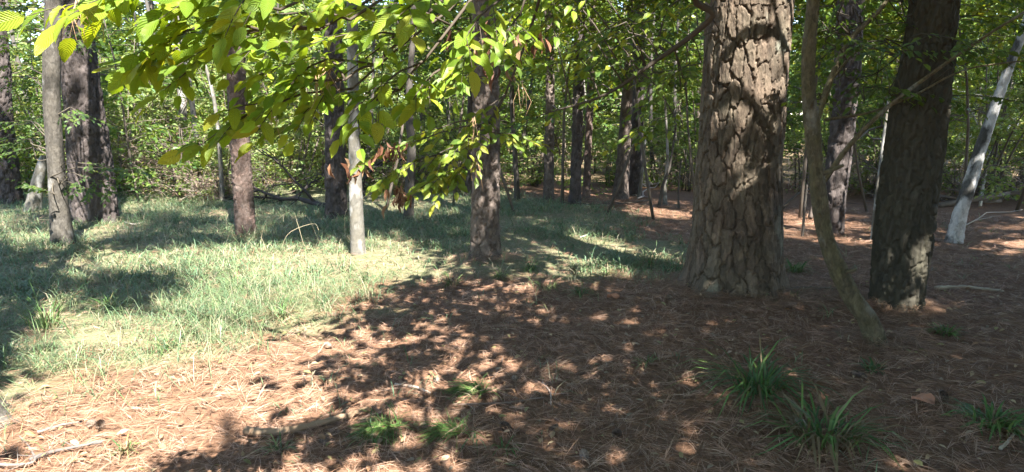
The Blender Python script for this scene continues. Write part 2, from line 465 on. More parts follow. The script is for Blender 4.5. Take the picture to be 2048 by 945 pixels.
BARK = {  # cell width, cell height, depth, edge softness, flakes, colours dark / light
    'plate': dict(w=.08, h=.18, depth=.026, edge=.20, flake=.005, c0=(.068, .05, .039), c1=(.165, .128, .104), mat='pine_bark'),
    'bigplate': dict(w=.105, h=.27, depth=.030, edge=.115, flake=.007, warp=.75, c0=(.05, .036, .025), c1=(.155, .112, .078), mat='mossy_pine_bark'),
    'darkplate': dict(w=.075, h=.24, depth=.032, edge=.32, flake=.006, c0=(.04, .032, .028), c1=(.10, .08, .072), mat='dark_pine_bark'),
    'redplate': dict(w=.055, h=.09, depth=.014, edge=.34, flake=.005, c0=(.07, .045, .036), c1=(.15, .10, .08), mat='pine_bark'),
    'oak': dict(w=.045, h=.17, depth=.026, edge=.4, flake=.005, c0=(.03, .027, .019), c1=(.065, .057, .042), mat='oak_bark'),
    'grey': dict(w=.03, h=.05, depth=.003, edge=.6, flake=.002, c0=(.085, .078, .066), c1=(.16, .15, .128), mat='grey_bark'),
    'pale': dict(w=.05, h=.14, depth=.006, edge=.5, flake=.003, c0=(.075, .072, .065), c1=(.16, .155, .142), mat='pale_bark'),
    'greydark': dict(w=.03, h=.05, depth=.004, edge=.6, flake=.003, c0=(.045, .04, .033), c1=(.10, .09, .076), mat='grey_brown'),
    'birch': dict(w=.05, h=.12, depth=.007, edge=.5, flake=.004, c0=(.07, .067, .06), c1=(.19, .185, .17), mat='birch_bark'),
    'dark': dict(w=.03, h=.06, depth=.005, edge=.5, flake=.002, c0=(.04, .035, .029), c1=(.085, .07, .058), mat='grey_dark'),
    'moss': dict(w=.03, h=.06, depth=.005, edge=.5, flake=.003, c0=(.065, .055, .035), c1=(.13, .11, .07), mat='moss_stem_bark'),
}
M['grey_dark'] = bark_mat('grey_dark', (0.10, 0.092, 0.075), 10, (1, 1, 0.5), 0.5, 0.5)

def trunk_mesh(mb, pts, rad, style, seed, res, zfine, flare=0.35, roots=5, flare_h=0.22, lump=0.05):
    B = BARK[style]
    rng = np.random.default_rng(seed)
    dense = crom(np.column_stack([pts, rad]), 400)
    s = np.concatenate([[0], np.cumsum(np.linalg.norm(np.diff(dense[:, :3], axis=0), axis=1))])
    L = s[-1]
    zf = min(zfine, L)
    sv = list(np.arange(0, zf, res))
    z, st = zf, res
    while z < L:
        sv.append(z); st = min(st * 1.3, 0.5); z += st
    sv.append(L)
    sv = np.array(sv)
    Pc = np.stack([np.interp(sv, s, dense[:, k]) for k in range(4)], 1)
    C, R = Pc[:, :3], Pc[:, 3]
    T = nrm(np.gradient(C, axis=0))
    A = nrm(np.cross(np.array([0.0, 1.0, 0.0]), T)); Bv = np.cross(T, A)
    n = int(max(10, 2 * math.pi * R[0] / res))
    th = np.arange(n) * 2 * math.pi / n
    TH, SV = np.meshgrid(th, sv)
    RR = R[:, None] * np.ones_like(TH)
    ph = rng.uniform(0, 6.28, 3)
    lob = 0.6 + 0.4 * np.cos(roots * TH + ph[0]) + 0.25 * np.cos((roots - 2) * TH + ph[1])
    RR = RR * (1 + flare * np.exp(-SV / flare_h) * np.clip(lob, 0.15, 2))
    RR = RR * (1 + lump * (vnoise(np.cos(TH) * 1.6 + 5, np.sin(TH) * 1.6 + 5, SV * 1.1, seed=seed) - .5) * 2)
    ncol = max(5, int(round(2 * math.pi * R[0] / B['w'] / 2)) * 2)
    u = TH / (2 * math.pi) * ncol; v = SV / B['h']
    cxs, sns = np.cos(TH) * R[0] / B['w'], np.sin(TH) * R[0] / B['w']
    wp = B.get('warp', 1.0)
    u = u + 0.6 * wp * (vnoise(cxs * 1.3, sns * 1.3, v * 1.5, seed + 1) - .5) + .30 * (vnoise(cxs * 4, sns * 4, v * 6, seed + 5) - .5) + .10 * (vnoise(cxs * 11, sns * 11, v * 15, seed + 15) - .5)
    v = v + 0.7 * wp * (vnoise(cxs * 1.3, sns * 1.3, v * 1.5, seed + 2) - .5) + .25 * (vnoise(cxs * 4, sns * 4, v * 6, seed + 6) - .5) + .07 * (vnoise(cxs * 11, sns * 11, v * 15, seed + 16) - .5)
    f1, f2, cid = cells(u, v, ncol, seed)
    plate = smooth(0.02, B['edge'], f2 - f1)
    g1, g2, cid2 = cells(u * 3, v * 2.4, ncol * 3, seed + 9)
    disp = B['depth'] * (plate * (0.75 + 0.5 * cid) - 0.7) + B['flake'] * (cid2 - .5) * plate + B['flake'] * 1.2 * (vnoise(cxs * 5, sns * 5, v * 6, seed + 3) - .5)
    RR = RR + disp * np.clip(R[:, None] / R[0] * 1.2, 0, 1)
    V = C[:, None, :] + RR[..., None] * (np.cos(TH)[..., None] * A[:, None, :] + np.sin(TH)[..., None] * Bv[:, None, :])
    tone = np.clip(0.15 + 0.55 * cid + 0.5 * (cid2 - .5) + .25 * (fbm(cxs * .6, v * .5 + sns, seed + 4) - .45), 0, 1)
    c = np.asarray(B['c0'])[None, None] * (1 - tone[..., None]) + np.asarray(B['c1'])[None, None] * tone[..., None]
    k = len(sv)
    i = np.arange(k - 1)[:, None] * n; j = np.arange(n)[None, :]; j2 = (j + 1) % n
    q = np.stack([i + j, i + j2, i + n + j2, i + n + j], -1).reshape(-1, 4)
    mb.add(V.reshape(-1, 3), None, q, c.reshape(-1, 3))

TREES = []      # dict(root, top, height, xy, kind) for the crowns
def tree(name, path, style, label, cat='tree', H=14.0, kind='pine', group=None, flare=0.35, lump=0.05, cut=None, dY=0.0, roots=5, flare_h=.2, resf=1.3):
    """path: (px, py, width px) seen up the trunk, the first on the ground; the trunk stands upright at that distance"""
    b = at(path[0][0], path[0][1])
    Yb = b[1] + dY
    pts, rad = [], []
    for k, p in enumerate(path):
        q, t = on_plane(p[0], p[1], Yb)
        r = p[2] / 2 / F * t
        if k == 0:
            Yb = Yb + r * 0.8
            q, t = on_plane(p[0], p[1], Yb)
            q[2] = float(hgt(q[0], q[1])) - 0.12
        if len(p) > 3: q[1] += p[3]
        pts.append(q); rad.append(r)
    tz = max(0.5, pts[-1][2] - pts[0][2])
    if cut is None:
        d = nrm(pts[-1] - pts[-2]); d = nrm(d * 0.5 + np.array([0, 0, 0.5]))
        z = pts[-1][2]
        step = (H - z) / 4
        r0 = rad[-1]
        for k in range(1, 5):
            pts.append(pts[-1] + d * step / max(.3, d[2]))
            rad.append(r0 * (1 - 0.75 * k / 4)); d = nrm(d * 0.7 + np.array([0, 0, 0.3]))
    res = max(0.006, resf * 2 / F * pts[0][1])
    g = bpy.data.objects.new(name, None)
    g.location = (float(pts[0][0]), float(pts[0][1]), float(hgt(pts[0][0], pts[0][1])))
    COL.objects.link(g); tag(g, label, cat, group)
    mb = MB()
    seed = int(abs(path[0][0]) * 7 + path[0][1]) % 9973
    trunk_mesh(mb, np.array(pts), np.array(rad), style, seed, res, (tz + 0.45) if cut is None else 99, flare, roots, flare_h, lump)
    mb.build('trunk', M[BARK[style]['mat']], g, True)
    T = dict(root=g, pts=np.array(pts), rad=np.array(rad), H=H, xy=np.array([pts[0][0], pts[0][1]]), kind=kind, crown=MB(), limb=MB(), style=style)
    if cut is None: TREES.append(T)
    return T

main_pine = tree('pine_tree', [(1466, 588, 188), (1472, 480, 170), (1477, 330, 160), (1488, 160, 158), (1499, 0, 157), (1503, -60, 156)], 'bigplate',
     'massive pine trunk with thick plated bark, the widest in the photo', H=19, flare=.5, flare_h=.2, roots=6, lump=.03, resf=.85)
center_pine = tree('pine_tree', [(970, 520, 62), (971, 440, 56), (972, 300, 53), (971, 150, 50), (970, 0, 48)], 'plate',
     'straight pine with small scaly plates and flared base at the middle of the grass edge', H=17, flare=.42, flare_h=.13)
left_pine = tree('pine_tree', [(192, 448, 80), (182, 330, 76), (167, 200, 68), (152, 80, 64), (143, 0, 62)], 'darkplate',
     'thick dark pine dappled with sun, leaning left behind the slim grey tree', H=18, flare=.28)
T3 = tree('hardwood_tree', [(126, 492, 44), (117, 400, 34), (110, 300, 31), (104, 200, 31), (104, 100, 32), (106, 0, 30)], 'greydark',
     'slim grey mottled tree standing just before the thick dark pine', H=11, kind='hard', flare=.25)
T1 = tree('pine_tree', [(16, 408, 50), (8, 330, 46), (-2, 200, 42), (-10, 60, 40)], 'darkplate', 'dark pine trunk at the very left edge of the clearing', H=16)
T7 = tree('pine_tree', [(492, 473, 38), (487, 400, 38), (479, 280, 38), (472, 140, 36), (466, 0, 34)], 'redplate',
     'reddish brown pine standing in grass right of the dry brush', H=15, flare=.15)
T8 = tree('pine_tree', [(672, 438, 42), (671, 330, 39), (668, 180, 36), (664, 0, 33)], 'darkplate',
     'dark pine beside the fallen black branch, behind the pale grey trunk', H=16, flare=.25)
T9 = tree('hardwood_tree', [(716, 510, 31), (712, 400, 27), (709, 300, 24), (706, 150, 22), (704, 0, 21)], 'grey',
     'slender smooth pale grey trunk rising from sunlit grass', H=10, kind='hard', flare=.3, flare_h=.1)
T10 = tree('hardwood_tree', [(817, 443, 21), (819, 380, 19), (823, 300, 17), (818, 200, 14), (826, 60, 11)], 'dark',
     'small dark trunk under the clump of hanging dead leaves', H=8, kind='hard', flare=.2)
T11 = tree('pine_tree', [(938, 393, 17), (938, 340, 15), (942, 200, 14)], 'darkplate', 'thin dark trunk peeking out left behind the scaly middle pine', H=13)
T13 = tree('hardwood_tree', [(1035, 402, 13), (1032, 340, 10), (1024, 200, 9), (1030, 60, 8)], 'dark', 'thin blackish twin stem sapling right of the scaly middle pine', H=8, kind='hard')
T14 = tree('pine_tree', [(1097, 403, 21), (1098, 330, 19), (1100, 180, 17), (1097, 0, 15)], 'plate', 'narrow pine, left one of the three close together in mid distance', H=15)
T15 = tree('pine_tree', [(1150, 411, 22), (1152, 330, 20), (1157, 180, 20), (1162, 0, 18)], 'darkplate', 'narrow dark pine, nearest of the three close together in mid distance', H=15)
T16 = tree('pine_tree', [(1172, 396, 16), (1175, 330, 14), (1180, 200, 14), (1188, 0, 13)], 'redplate', 'thin sunlit pale pine just right of the narrow dark one', H=15)
T17 = tree('pine_tree', [(1240, 398, 32), (1246, 330, 26), (1254, 200, 21), (1262, 60, 17)], 'plate', 'sunlit tapering pine at the edge of the straw, leaning slightly right', H=15, flare=.2)
T18 = tree('pine_tree', [(1270, 392, 26), (1273, 300, 24), (1278, 150, 20)], 'darkplate', 'dark pine half hidden behind the sunlit tapering pine', H=15)
T19 = tree('dead_sapling', [(1277, 396, 8), (1284, 350, 6), (1291, 280, 4)], 'grey', 'thin white dead stem beside the sunlit tapering pine', 'sapling', kind='snag', cut=1)
T20 = tree('sapling', [(1331, 411, 9), (1330, 370, 7), (1335, 310, 6), (1330, 200, 4)], 'grey', 'pale thin sapling standing on straw just left of the massive pine', 'sapling', kind='snag', cut=1)
tree('sapling', [(1316, 414, 7), (1326, 370, 6), (1340, 330, 5), (1352, 250, 4)], 'dark', 'leaning dark sapling crossing the pale thin one by the massive pine', 'sapling', kind='snag', cut=1)
tree('sapling', [(1358, 418, 5), (1357, 380, 4), (1362, 320, 3)], 'dark', 'twig thin stem touching the left edge of the massive pine', 'sapling', kind='snag', cut=1)
T23 = tree('pine_tree', [(1661, 472, 42), (1668, 400, 42), (1680, 300, 44), (1694, 150, 46), (1702, 0, 46)], 'darkplate',
     'dark rough pine leaning right behind the curved slender trunk', H=16)
T24 = tree('oak_tree', [(1790, 622, 92), (1799, 540, 98), (1810, 440, 106), (1824, 330, 104), (1842, 200, 98), (1857, 100, 90), (1869, 0, 86)], 'oak',
     'broad dark oak trunk with furrowed mossy bark and pale streak near its foot', H=16, kind='hard', flare=.10, lump=.06)
T22 = tree('hardwood_tree', [(1762, 692, 46), (1740, 648, 38), (1706, 598, 35), (1676, 540, 34), (1650, 470, 29), (1638, 395, 31), (1631, 330, 27), (1625, 260, 30), (1617, 180, 25), (1618, 90, 26), (1627, 0, 23)], 'moss',
     'curved slender trunk bending out of the straw before the broad oak', H=9, kind='hard', flare=.25, lump=.13)
T25 = tree('birch_tree', [(1905, 487, 34), (1920, 430, 26), (1942, 360, 24), (1962, 295, 22), (1988, 220, 19), (2020, 130, 17), (2060, 20, 16)], 'birch',
     'leaning white barked trunk with black scars on the sunny straw', H=9, kind='hard', flare=.2)
T26 = tree('sapling', [(1744, 482, 8), (1752, 400, 7), (1764, 300, 6), (1778, 190, 5)], 'grey', 'straight whitish sapling between the curved trunk and broad oak', 'sapling', kind='snag', cut=1)
T27 = tree('sapling', [(1605, 474, 6), (1609, 420, 5), (1614, 370, 4)], 'dark', 'thin dark stick standing up between massive pine and curved trunk', 'sapling', kind='snag', cut=1)
T2 = tree('dead_snag', [(62, 424, 30), (72, 380, 24), (82, 335, 18), (87, 312, 10)], 'grey', 'short broken grey snag leaning beside the slim grey tree', 'snag', kind='snag', cut=1)
T5 = tree('pine_tree', [(371, 335, 17), (369, 290, 16), (364, 200, 16), (358, 100, 14)], 'grey', 'pale sunlit pole of a pine rising from the dry brush', H=14, dY=-8.5)
T6 = tree('dead_sapling', [(441, 340, 9), (436, 260, 8), (424, 180, 7), (410, 130, 6)], 'grey', 'thin leaning dead stem left of the reddish brown pine', 'sapling', kind='snag', cut=1, dY=-10)
# the foot of a tree at the lower left corner, its trunk out of the picture
TL = tree('hardwood_tree', [(-66, 872, 140), (-118, 700, 112), (-165, 500, 106), (-215, 200, 96)], 'greydark',
     'grey root flare and foot of a tree cut off by the lower left corner', H=9, kind='hard', flare=.95, flare_h=.13, roots=6, resf=1.5)

# ------------------------------------------------------------------ foliage tools
GREENS = np.array([(.055, .115, .028), (.075, .145, .032), (.10, .175, .036), (.14, .20, .045), (.06, .13, .045)])
def leafcol(rng, n, pal=GREENS, dry=0.0):
    c = pal[rng.integers(0, len(pal), n)] * rng.uniform(.75, 1.25, (n, 1))
    if dry:
        k = rng.random(n) < dry
        c[k] = np.array([.30, .20, .10]) * rng.uniform(.6, 1.3, (k.sum(), 1))
    return c

def spray(wood, leafmb, start, end, rng, width=0.35, leaf=0.07, nside=6, per=6, wr=0.5, r=0.006, sag=0.1, pal=GREENS, hexa=True, out=None, wcol=(.10, .075, .05), flat=0.45, dry=0., tipy=False):
    """a leafy branch: stem from start to end, side twigs left and right in one loose plane, alternate leaves.
    with out (a list) the leaf frames are collected instead of meshed"""
    start = np.asarray(start, float); end = np.asarray(end, float)
    d = end - start; L = np.linalg.norm(d); d = d / L
    t = np.linspace(0, 1, 7)
    path = start + d * L * t[:, None]
    path[:, 2] += sag * L * (np.sin(t * math.pi) * 0.9)
    path += rng.normal(0, .012 * L, path.shape) * (t * (1 - t) * 4)[:, None]
    tube(wood, path, r, r * .3, 5, wcol)
    side = np.cross(d, [0, 0, 1.0]); side = side / max(1e-6, np.linalg.norm(side))
    twigs = [(path[3:], 1.0)]
    for k in range(nside):
        tt = 0.15 + 0.85 * (k + rng.uniform(.1, .9)) / nside
        p0 = np.array([np.interp(tt, t, path[:, a]) for a in range(3)])
        sg = 1 if k % 2 else -1
        dd = nrm(d * rng.uniform(.5, .95) + side * sg * rng.uniform(.5, 1.0) + np.array([0, 0, rng.uniform(-.35, .15)]))
        l = width * rng.uniform(.6, 1.1) * (1.0 - .35 * tt)
        tp = p0 + dd * l * np.linspace(0, 1, 4)[:, None]
        tp[:, 2] -= .18 * l * np.linspace(0, 1, 4) ** 2
        tube(wood, tp, r * .45, r * .2, 4, wcol)
        twigs.append((tp, .9))
    for tp, sc in twigs:
        td = nrm(tp[-1] - tp[0])
        sd = nrm(np.cross(td, [0, 0, 1.0]))
        m = per
        f = (np.arange(m) + rng.uniform(.3, .9, m)) / m
        f[-1] = 1.0
        ps = np.stack([np.interp(f * (len(tp) - 1), np.arange(len(tp)), tp[:, a]) for a in range(3)], 1)
        sg = np.where(np.arange(m) % 2, 1, -1)[:, None] * np.ones((m, 1)); sg[-1] = rng.uniform(-.2, .2)
        ld = nrm(td * rng.uniform(.55, .9, (m, 1)) + sd * sg * rng.uniform(.5, .9, (m, 1)) + np.array([0, 0, -1.0]) * rng.uniform(-.1, .42, (m, 1)))
        up = np.array([.16, -.5, 1.0]) + rng.normal(0, flat, (m, 3))
        sz = leaf * rng.uniform(.65, 1.15, m)
        if out is not None:
            for a in range(m): out.append((ps[a], ld[a], up[a], sz[a]))
        else:
            leaves(leafmb, ps, ld, up, sz, np.full(m, wr), leafcol(rng, m, pal, dry), hexa)

def understory(seed, H, spread, nbr, leaf, z0=.12, stems=1, twigs=6, per=8, pal=GREENS, stemr=.03, dry=0.):
    rng = np.random.default_rng(seed)
    wood, lf = MB(), MB()
    for s in range(stems):
        t = np.linspace(0, 1, 8)
        lean = rng.normal(0, .10 + .06 * (stems > 1), 2)
        base = rng.normal(0, .12 * (stems > 1), 2)
        path = np.stack([base[0] + lean[0] * H * t + .05 * H * np.sin(t * 5 + rng.uniform(0, 6)) * t, base[1] + lean[1] * H * t + .05 * H * np.sin(t * 4 + rng.uniform(0, 6)) * t, H * t * rng.uniform(.85, 1)], 1)
        tube(wood, path, stemr, stemr * .25, 6, (.11, .09, .07))
        for b in range(nbr // stems):
            f = rng.uniform(z0, 1.0)
            p0 = np.array([np.interp(f, t, path[:, a]) for a in range(3)])
            az = rng.uniform(0, 2 * math.pi)
            l = spread * rng.uniform(.45, 1.0) * (1.15 - .65 * f)
            dv = np.array([math.cos(az), math.sin(az), rng.uniform(.0, .5)])
            bt = np.linspace(0, 1, 5)
            bp = p0 + dv * l * bt[:, None]
            bp[:, 2] -= .25 * l * bt ** 2
            bp += rng.normal(0, .03 * l, bp.shape) * bt[:, None]
            tube(wood, bp, stemr * .28, .003, 4, (.11, .09, .07))
            n = twigs * per
            tf = np.repeat(rng.uniform(.25, 1.0, twigs), per)
            ps = np.stack([np.interp(tf * 4, np.arange(5), bp[:, a]) for a in range(3)], 1)
            taz = np.repeat(az + rng.normal(0, .9, twigs), per)
            tl = np.repeat(rng.uniform(.15, .45, twigs) * l, per) * np.tile((np.arange(per) + 1) / per, twigs)
            td = np.stack([np.cos(taz), np.sin(taz), rng.normal(-.1, .2, n)], 1)
            ps = ps + td * tl[:, None] + rng.normal(0, .035, (n, 3)) * (leaf / .08)
            laz = taz + rng.normal(0, .9, n)
            ld = np.stack([np.cos(laz), np.sin(laz), rng.uniform(-.8, .15, n)], 1)
            up = np.array([0, 0, 1.0]) + rng.normal(0, .5, (n, 3))
            leaves(lf, ps, ld, up, leaf * rng.uniform(.6, 1.25, n), np.full(n, .55), leafcol(rng, n, pal, dry))
    return wood, lf

PAL_LIGHT = np.array([(.15, .225, .07), (.19, .25, .085), (.13, .20, .07), (.24, .255, .11), (.17, .24, .10)])
PAL_DARK = np.array([(.045, .095, .025), (.06, .12, .03), (.075, .14, .03), (.04, .09, .035)])
PAL_YEL = np.array([(.12, .19, .028), (.17, .23, .03), (.09, .16, .026), (.22, .24, .035)])

ORD = ['leftmost', 'second from left', 'third from left', 'fourth from left', 'fifth from left', 'sixth from left', 'seventh from left', 'eighth from left', 'ninth from left', 'tenth from left',
       'eleventh from left', 'twelfth from left', 'thirteenth from left', 'fourteenth from left', 'fifteenth from left', 'sixteenth from left', 'seventeenth from left', 'eighteenth from left', 'nineteenth from left', 'twentieth from left']
def place_label(base, k, n):
    return base + ', ' + ('rightmost' if k == n - 1 else ORD[k]) + ' of them'
# ------------------------------------------------------------------ understory that can be told apart (12 to 24 m off)
VAR = [understory(100, 5.2, 1.9, 56, .12, .12, 1, 6, 8), understory(101, 4.2, 1.8, 54, .118, .05, 3, 6, 8, PAL_LIGHT), understory(102, 6.5, 2.1, 64, .125, .22, 1, 6, 8),
       understory(103, 2.6, 1.5, 44, .10, .05, 4, 6, 8, PAL_LIGHT), understory(104, 3.4, 1.7, 48, .11, .08, 3, 6, 8, PAL_DARK), understory(105, 7.5, 2.4, 70, .115, .3, 2, 6, 8, PAL_DARK),
       understory(106, 1.5, 1.1, 34, .075, .02, 5, 5, 8), understory(107, 5.8, 2.0, 58, .105, .1, 2, 6, 8, PAL_YEL), understory(108, 6.2, 2.1, 62, .11, .42, 1, 6, 8), understory(109, 6.8, 2.3, 66, .12, .40, 1, 6, 8, PAL_YEL)]
VMESH = [(w.mesh('stem', M['twig'], True), l.mesh('foliage', M['leaf'])) for w, l in VAR]
rng = np.random.default_rng(5)
PLANT_TALLY = 0
def plant(var, px, dist, scale, label, group, name='understory_tree', cat='tree'):
    x = (px - 1024) / F * dist
    loc = (x, dist, float(hgt(x, dist)) - .03)
    g = empty(name, loc, label, cat, group)
    rz = rng.uniform(0, 6.28)
    for me, nm in zip(VMESH[var], ('stem', 'foliage')):
        o = bpy.data.objects.new(nm, me); COL.objects.link(o); o.parent = g
        if nm == 'foliage': o['kind'] = 'stuff'
    g.rotation_euler = (0, 0, rz); g.scale = (scale,) * 3
    return g
ZONES = [
    # px range, distance range, count, variants, scale, label, group
    (-120, 330, 14, 20, 9, (1, 4, 1, 0), (.8, 1.1), 'green understory tree behind the thick dark pine', 'understory behind the left pines', 'understory_tree', 'tree'),
    (200, 480, 19, 25, 9, (1, 3, 1, 2), (.8, 1.15), 'pale thicket tree around the sunlit pole', 'thicket round the dry brush', 'understory_tree', 'tree'),
    (470, 900, 17, 23, 14, (0, 1, 2, 7, 1), (.8, 1.15), 'green thicket tree at the back of the grassy clearing', 'thicket behind the clearing', 'understory_tree', 'tree'),
    (900, 1400, 18, 25, 14, (0, 2, 7, 4, 0), (.8, 1.2), 'leafy understory tree behind the row of narrow pines', 'understory behind the narrow pines', 'understory_tree', 'tree'),
    (1560, 2200, 15, 24, 14, (4, 5, 2, 0, 7), (.8, 1.15), 'shaded green understory tree behind the broad oak', 'understory behind the oak', 'understory_tree', 'tree'),
]
for x0, x1, d0, d1, n, vs_, sc, lab, grp, nm, cat in ZONES:
    for k in range(n):
        plant(vs_[k % len(vs_)], x0 + (x1 - x0) * (k + rng.uniform(0, 1)) / n, rng.uniform(d0, d1), rng.uniform(*sc), place_label(lab, k, n), grp, nm, cat)
for k, (px, d_) in enumerate([(770, 12.5), (905, 13), (1030, 12), (1125, 13.5), (1215, 12), (1310, 11.5), (1395, 13), (1605, 11.5), (1740, 12.5), (1935, 11.5), (2040, 12.5)]):
    plant(8 + k % 2, px, d_, rng.uniform(.9, 1.1), place_label('slim tree with its leaves high up before the far thicket', k, 11), 'slim trees with high crowns', 'understory_tree', 'tree')
SHRUBS = [(-60, 520, 14.5, 18, 12, (6, 3, 6), 'low green shrub along the left back of the clearing', 'low shrubs left of the middle'),
          (520, 1000, 15.5, 18, 12, (6, 3, 6), 'low green shrub behind the pale grey trunk', 'low shrubs behind the grey trunk'),
          (1020, 1380, 16, 20, 7, (6, 6, 3), 'low shrub in the shade between the narrow pines', 'low shrubs between narrow pines'),
          (1600, 2100, 14, 18, 8, (6, 3), 'low shrub behind the leaning white trunk', 'low shrubs at the right')]
for x0, x1, d0, d1, n, vs_, lab, grp in SHRUBS:
    for k in range(n):
        plant(vs_[k % len(vs_)], x0 + (x1 - x0) * (k + rng.uniform(0, 1)) / n, rng.uniform(d0, d1), rng.uniform(.7, 1.1), place_label(lab, k, n), grp, 'shrub', 'shrub')
# thin stems between them
STEMS = {}
for k, px in enumerate(np.linspace(-40, 2080, 34)):
    px = px + rng.uniform(-20, 20)
    if 1360 < px < 1590: continue
    dist = rng.uniform(15, 27)
    x = (px - 1024) / F * dist
    z = float(hgt(x, dist))
    lab, grp = (('thin far stem left of the scaly middle pine', 'thin stems left of the middle pine') if px < 970 else
                ('thin far stem between scaly middle pine and massive pine', 'thin stems right of the middle pine') if px < 1400 else
                ('thin far stem behind the oak and curved trunk', 'thin stems behind the oak'))
    mb = MB()
    lean = rng.normal(0, .05); H = rng.uniform(7, 10)
    t = np.linspace(0, 1, 10)[:, None]
    path = np.array([x, dist, z - .05]) + np.hstack([lean * H * t + .08 * np.sin(t * 7 + k), .03 * H * t, H * t])
    c = np.array([(.10, .085, .07), (.06, .052, .045), (.08, .07, .06), (.16, .145, .125)][k % 4])
    tube(mb, path, rng.uniform(.025, .07), .02, 7, c, .08, rng)
    STEMS.setdefault((lab, grp), []).append((px, mb.build('background_stem', M['grey_dark'], None, True)))
for (lab, grp), it in STEMS.items():
    it.sort(key=lambda a: a[0])
    for k, (px, o) in enumerate(it): tag(o, place_label(lab, k, len(it)), 'tree', grp)

# ------------------------------------------------------------------ the far wood, one mass
far = MB(); farw = MB()
rng = np.random.default_rng(77)
raw = [(np.concatenate(l.v), np.concatenate(l.c), np.concatenate(l.t)) for _, l in VAR]
for k in range(185):
    dist = 24 + 66 * rng.random() ** 1.1
    px = rng.uniform(-500, 2550)
    # gaps to the sky keep the wood open here and there
    x = (px - 1024) / F * dist
    v, c, t = raw[(0, 1, 2, 5, 7, 2, 5)[k % 7]]
    n = len(v) // 4
    keep = rng.random(n) < .32
    vv = v.reshape(n, 4, 3)[keep]; cc = c.reshape(n, 4, 3)[keep]
    m = len(vv)
    ctr = vv.mean(1, keepdims=True)
    s = rng.uniform(1.2, 1.9) if dist < 50 else rng.uniform(1.8, 2.8)
    vv = (ctr * s + (vv - ctr) * (1.62 + dist / 58) * s)
    a = rng.uniform(0, 6.28)
    ca, sa = math.cos(a), math.sin(a)
    w = np.stack([vv[..., 0] * ca - vv[..., 1] * sa + x, vv[..., 0] * sa + vv[..., 1] * ca + dist, vv[..., 2] + float(hgt(x, dist))], -1)
    b = np.arange(m)[:, None] * 4
    far.add(w.reshape(-1, 3), np.concatenate([b + np.array([0, 1, 2]), b + np.array([0, 2, 3])]), None, cc.reshape(-1, 3))
    if k % 2 == 0:
        tp = np.array([x, dist, -.1]) + np.array([[0, 0, 0], [.1, 0, 4], [.2, .1, 9], [.1, 0, 14]]) + rng.normal(0, .15, (4, 3)) * np.array([[0], [1], [2], [3]])
        tube(farw, tp, rng.uniform(.09, .2), .05, 6, np.array([.15, .12, .10]) * rng.uniform(.6, 1.5))
for k in range(95):
    dist = 24 + 45 * rng.random() ** 1.3
    px = rng.uniform(-300, 2350); x = (px - 1024) / F * dist
    v, c, t = raw[(3, 4, 6, 1)[k % 4]]
    n = len(v) // 4
    keep = rng.random(n) < .4
    vv = v.reshape(n, 4, 3)[keep]; cc = c.reshape(n, 4, 3)[keep]; m = len(vv)
    ctr = vv.mean(1, keepdims=True)
    s = rng.uniform(1.1, 1.9)
    vv = ctr * s * np.array([1.3, 1.3, 1]) + (vv - ctr) * (1.6 + dist / 50) * s
    vv = vv + np.array([x, dist, float(hgt(x, dist))])
    b = np.arange(m)[:, None] * 4
    far.add(vv.reshape(-1, 3), np.concatenate([b + np.array([0, 1, 2]), b + np.array([0, 2, 3])]), None, cc.reshape(-1, 3))
for k in range(30):          # unseen woods carried on right and behind, added to block sky light
    x, dist = (rng.uniform(6.8, 13), rng.uniform(-8, 4.5)) if k < 20 else (rng.uniform(-2, 9), rng.uniform(-14, -9))
    v, c, t = raw[(0, 4, 2, 5)[k % 4]]
    n = len(v) // 4
    vv = v.reshape(n, 4, 3)[::2]; cc = c.reshape(n, 4, 3)[::2]; m = len(vv)
    ctr = vv.mean(1, keepdims=True)
    vv = ctr + (vv - ctr) * 2.2 + np.array([x, dist, float(hgt(x, dist))])
    b = np.arange(m)[:, None] * 4
    far.add(vv.reshape(-1, 3), np.concatenate([b + np.array([0, 1, 2]), b + np.array([0, 2, 3])]), None, cc.reshape(-1, 3))
fw = far.build('far_woods', M['leaf'], None, False, 'stuff')
tag(fw, 'far green woods closing the view behind the thicket', 'woods')
farw.build('far_trunks', M['twig'], fw, True, 'stuff')

# ------------------------------------------------------------------ the canopy overhead: crowns of the pines and hardwoods, unseen, their clumps placed to shape the shade below
rng = np.random.default_rng(11)
def offtree(x, y, r, H, label):  # out-of-frame trees put in to carry the shading canopy
    z = float(hgt(x, y))
    g = empty('shade_tree', (x, y, z), label, 'tree')
    t = np.linspace(0, 1, 9)[:, None]
    pts = np.array([x, y, z - .1]) + np.hstack([.3 * np.sin(t * 3 + x), .2 * np.sin(t * 2.5 + y), H * t])
    mb = MB()
    tube(mb, pts, r, r * .25, 14, (.16, .14, .12), .05, rng)
    mb.build('trunk', M['grey_dark'], g, True)
    TREES.append(dict(root=g, pts=pts, rad=np.linspace(r, r * .25, 9), H=H, xy=np.array([x, y]), kind='hard', crown=MB(), limb=MB(), style='dark', off=True))
offtree(1.9, -2.9, .16, 9.5, 'leafy tree behind the viewer whose crown shades the straw')
offtree(5.6, -.9, .2, 10.5, 'tall leafy tree out of view beyond the lower right corner')
offtree(-3.6, -3.4, .17, 10, 'unseen shade tree behind the lower left corner')
offtree(9.5, 3.2, .22, 12, 'unseen shade tree beyond the right edge')
offtree(.6, -8.5, .22, 13, 'tallest unseen shade tree far behind the viewer')
offtree(-8.5, 2.6, .2, 12, 'unseen shade tree beyond the left edge')

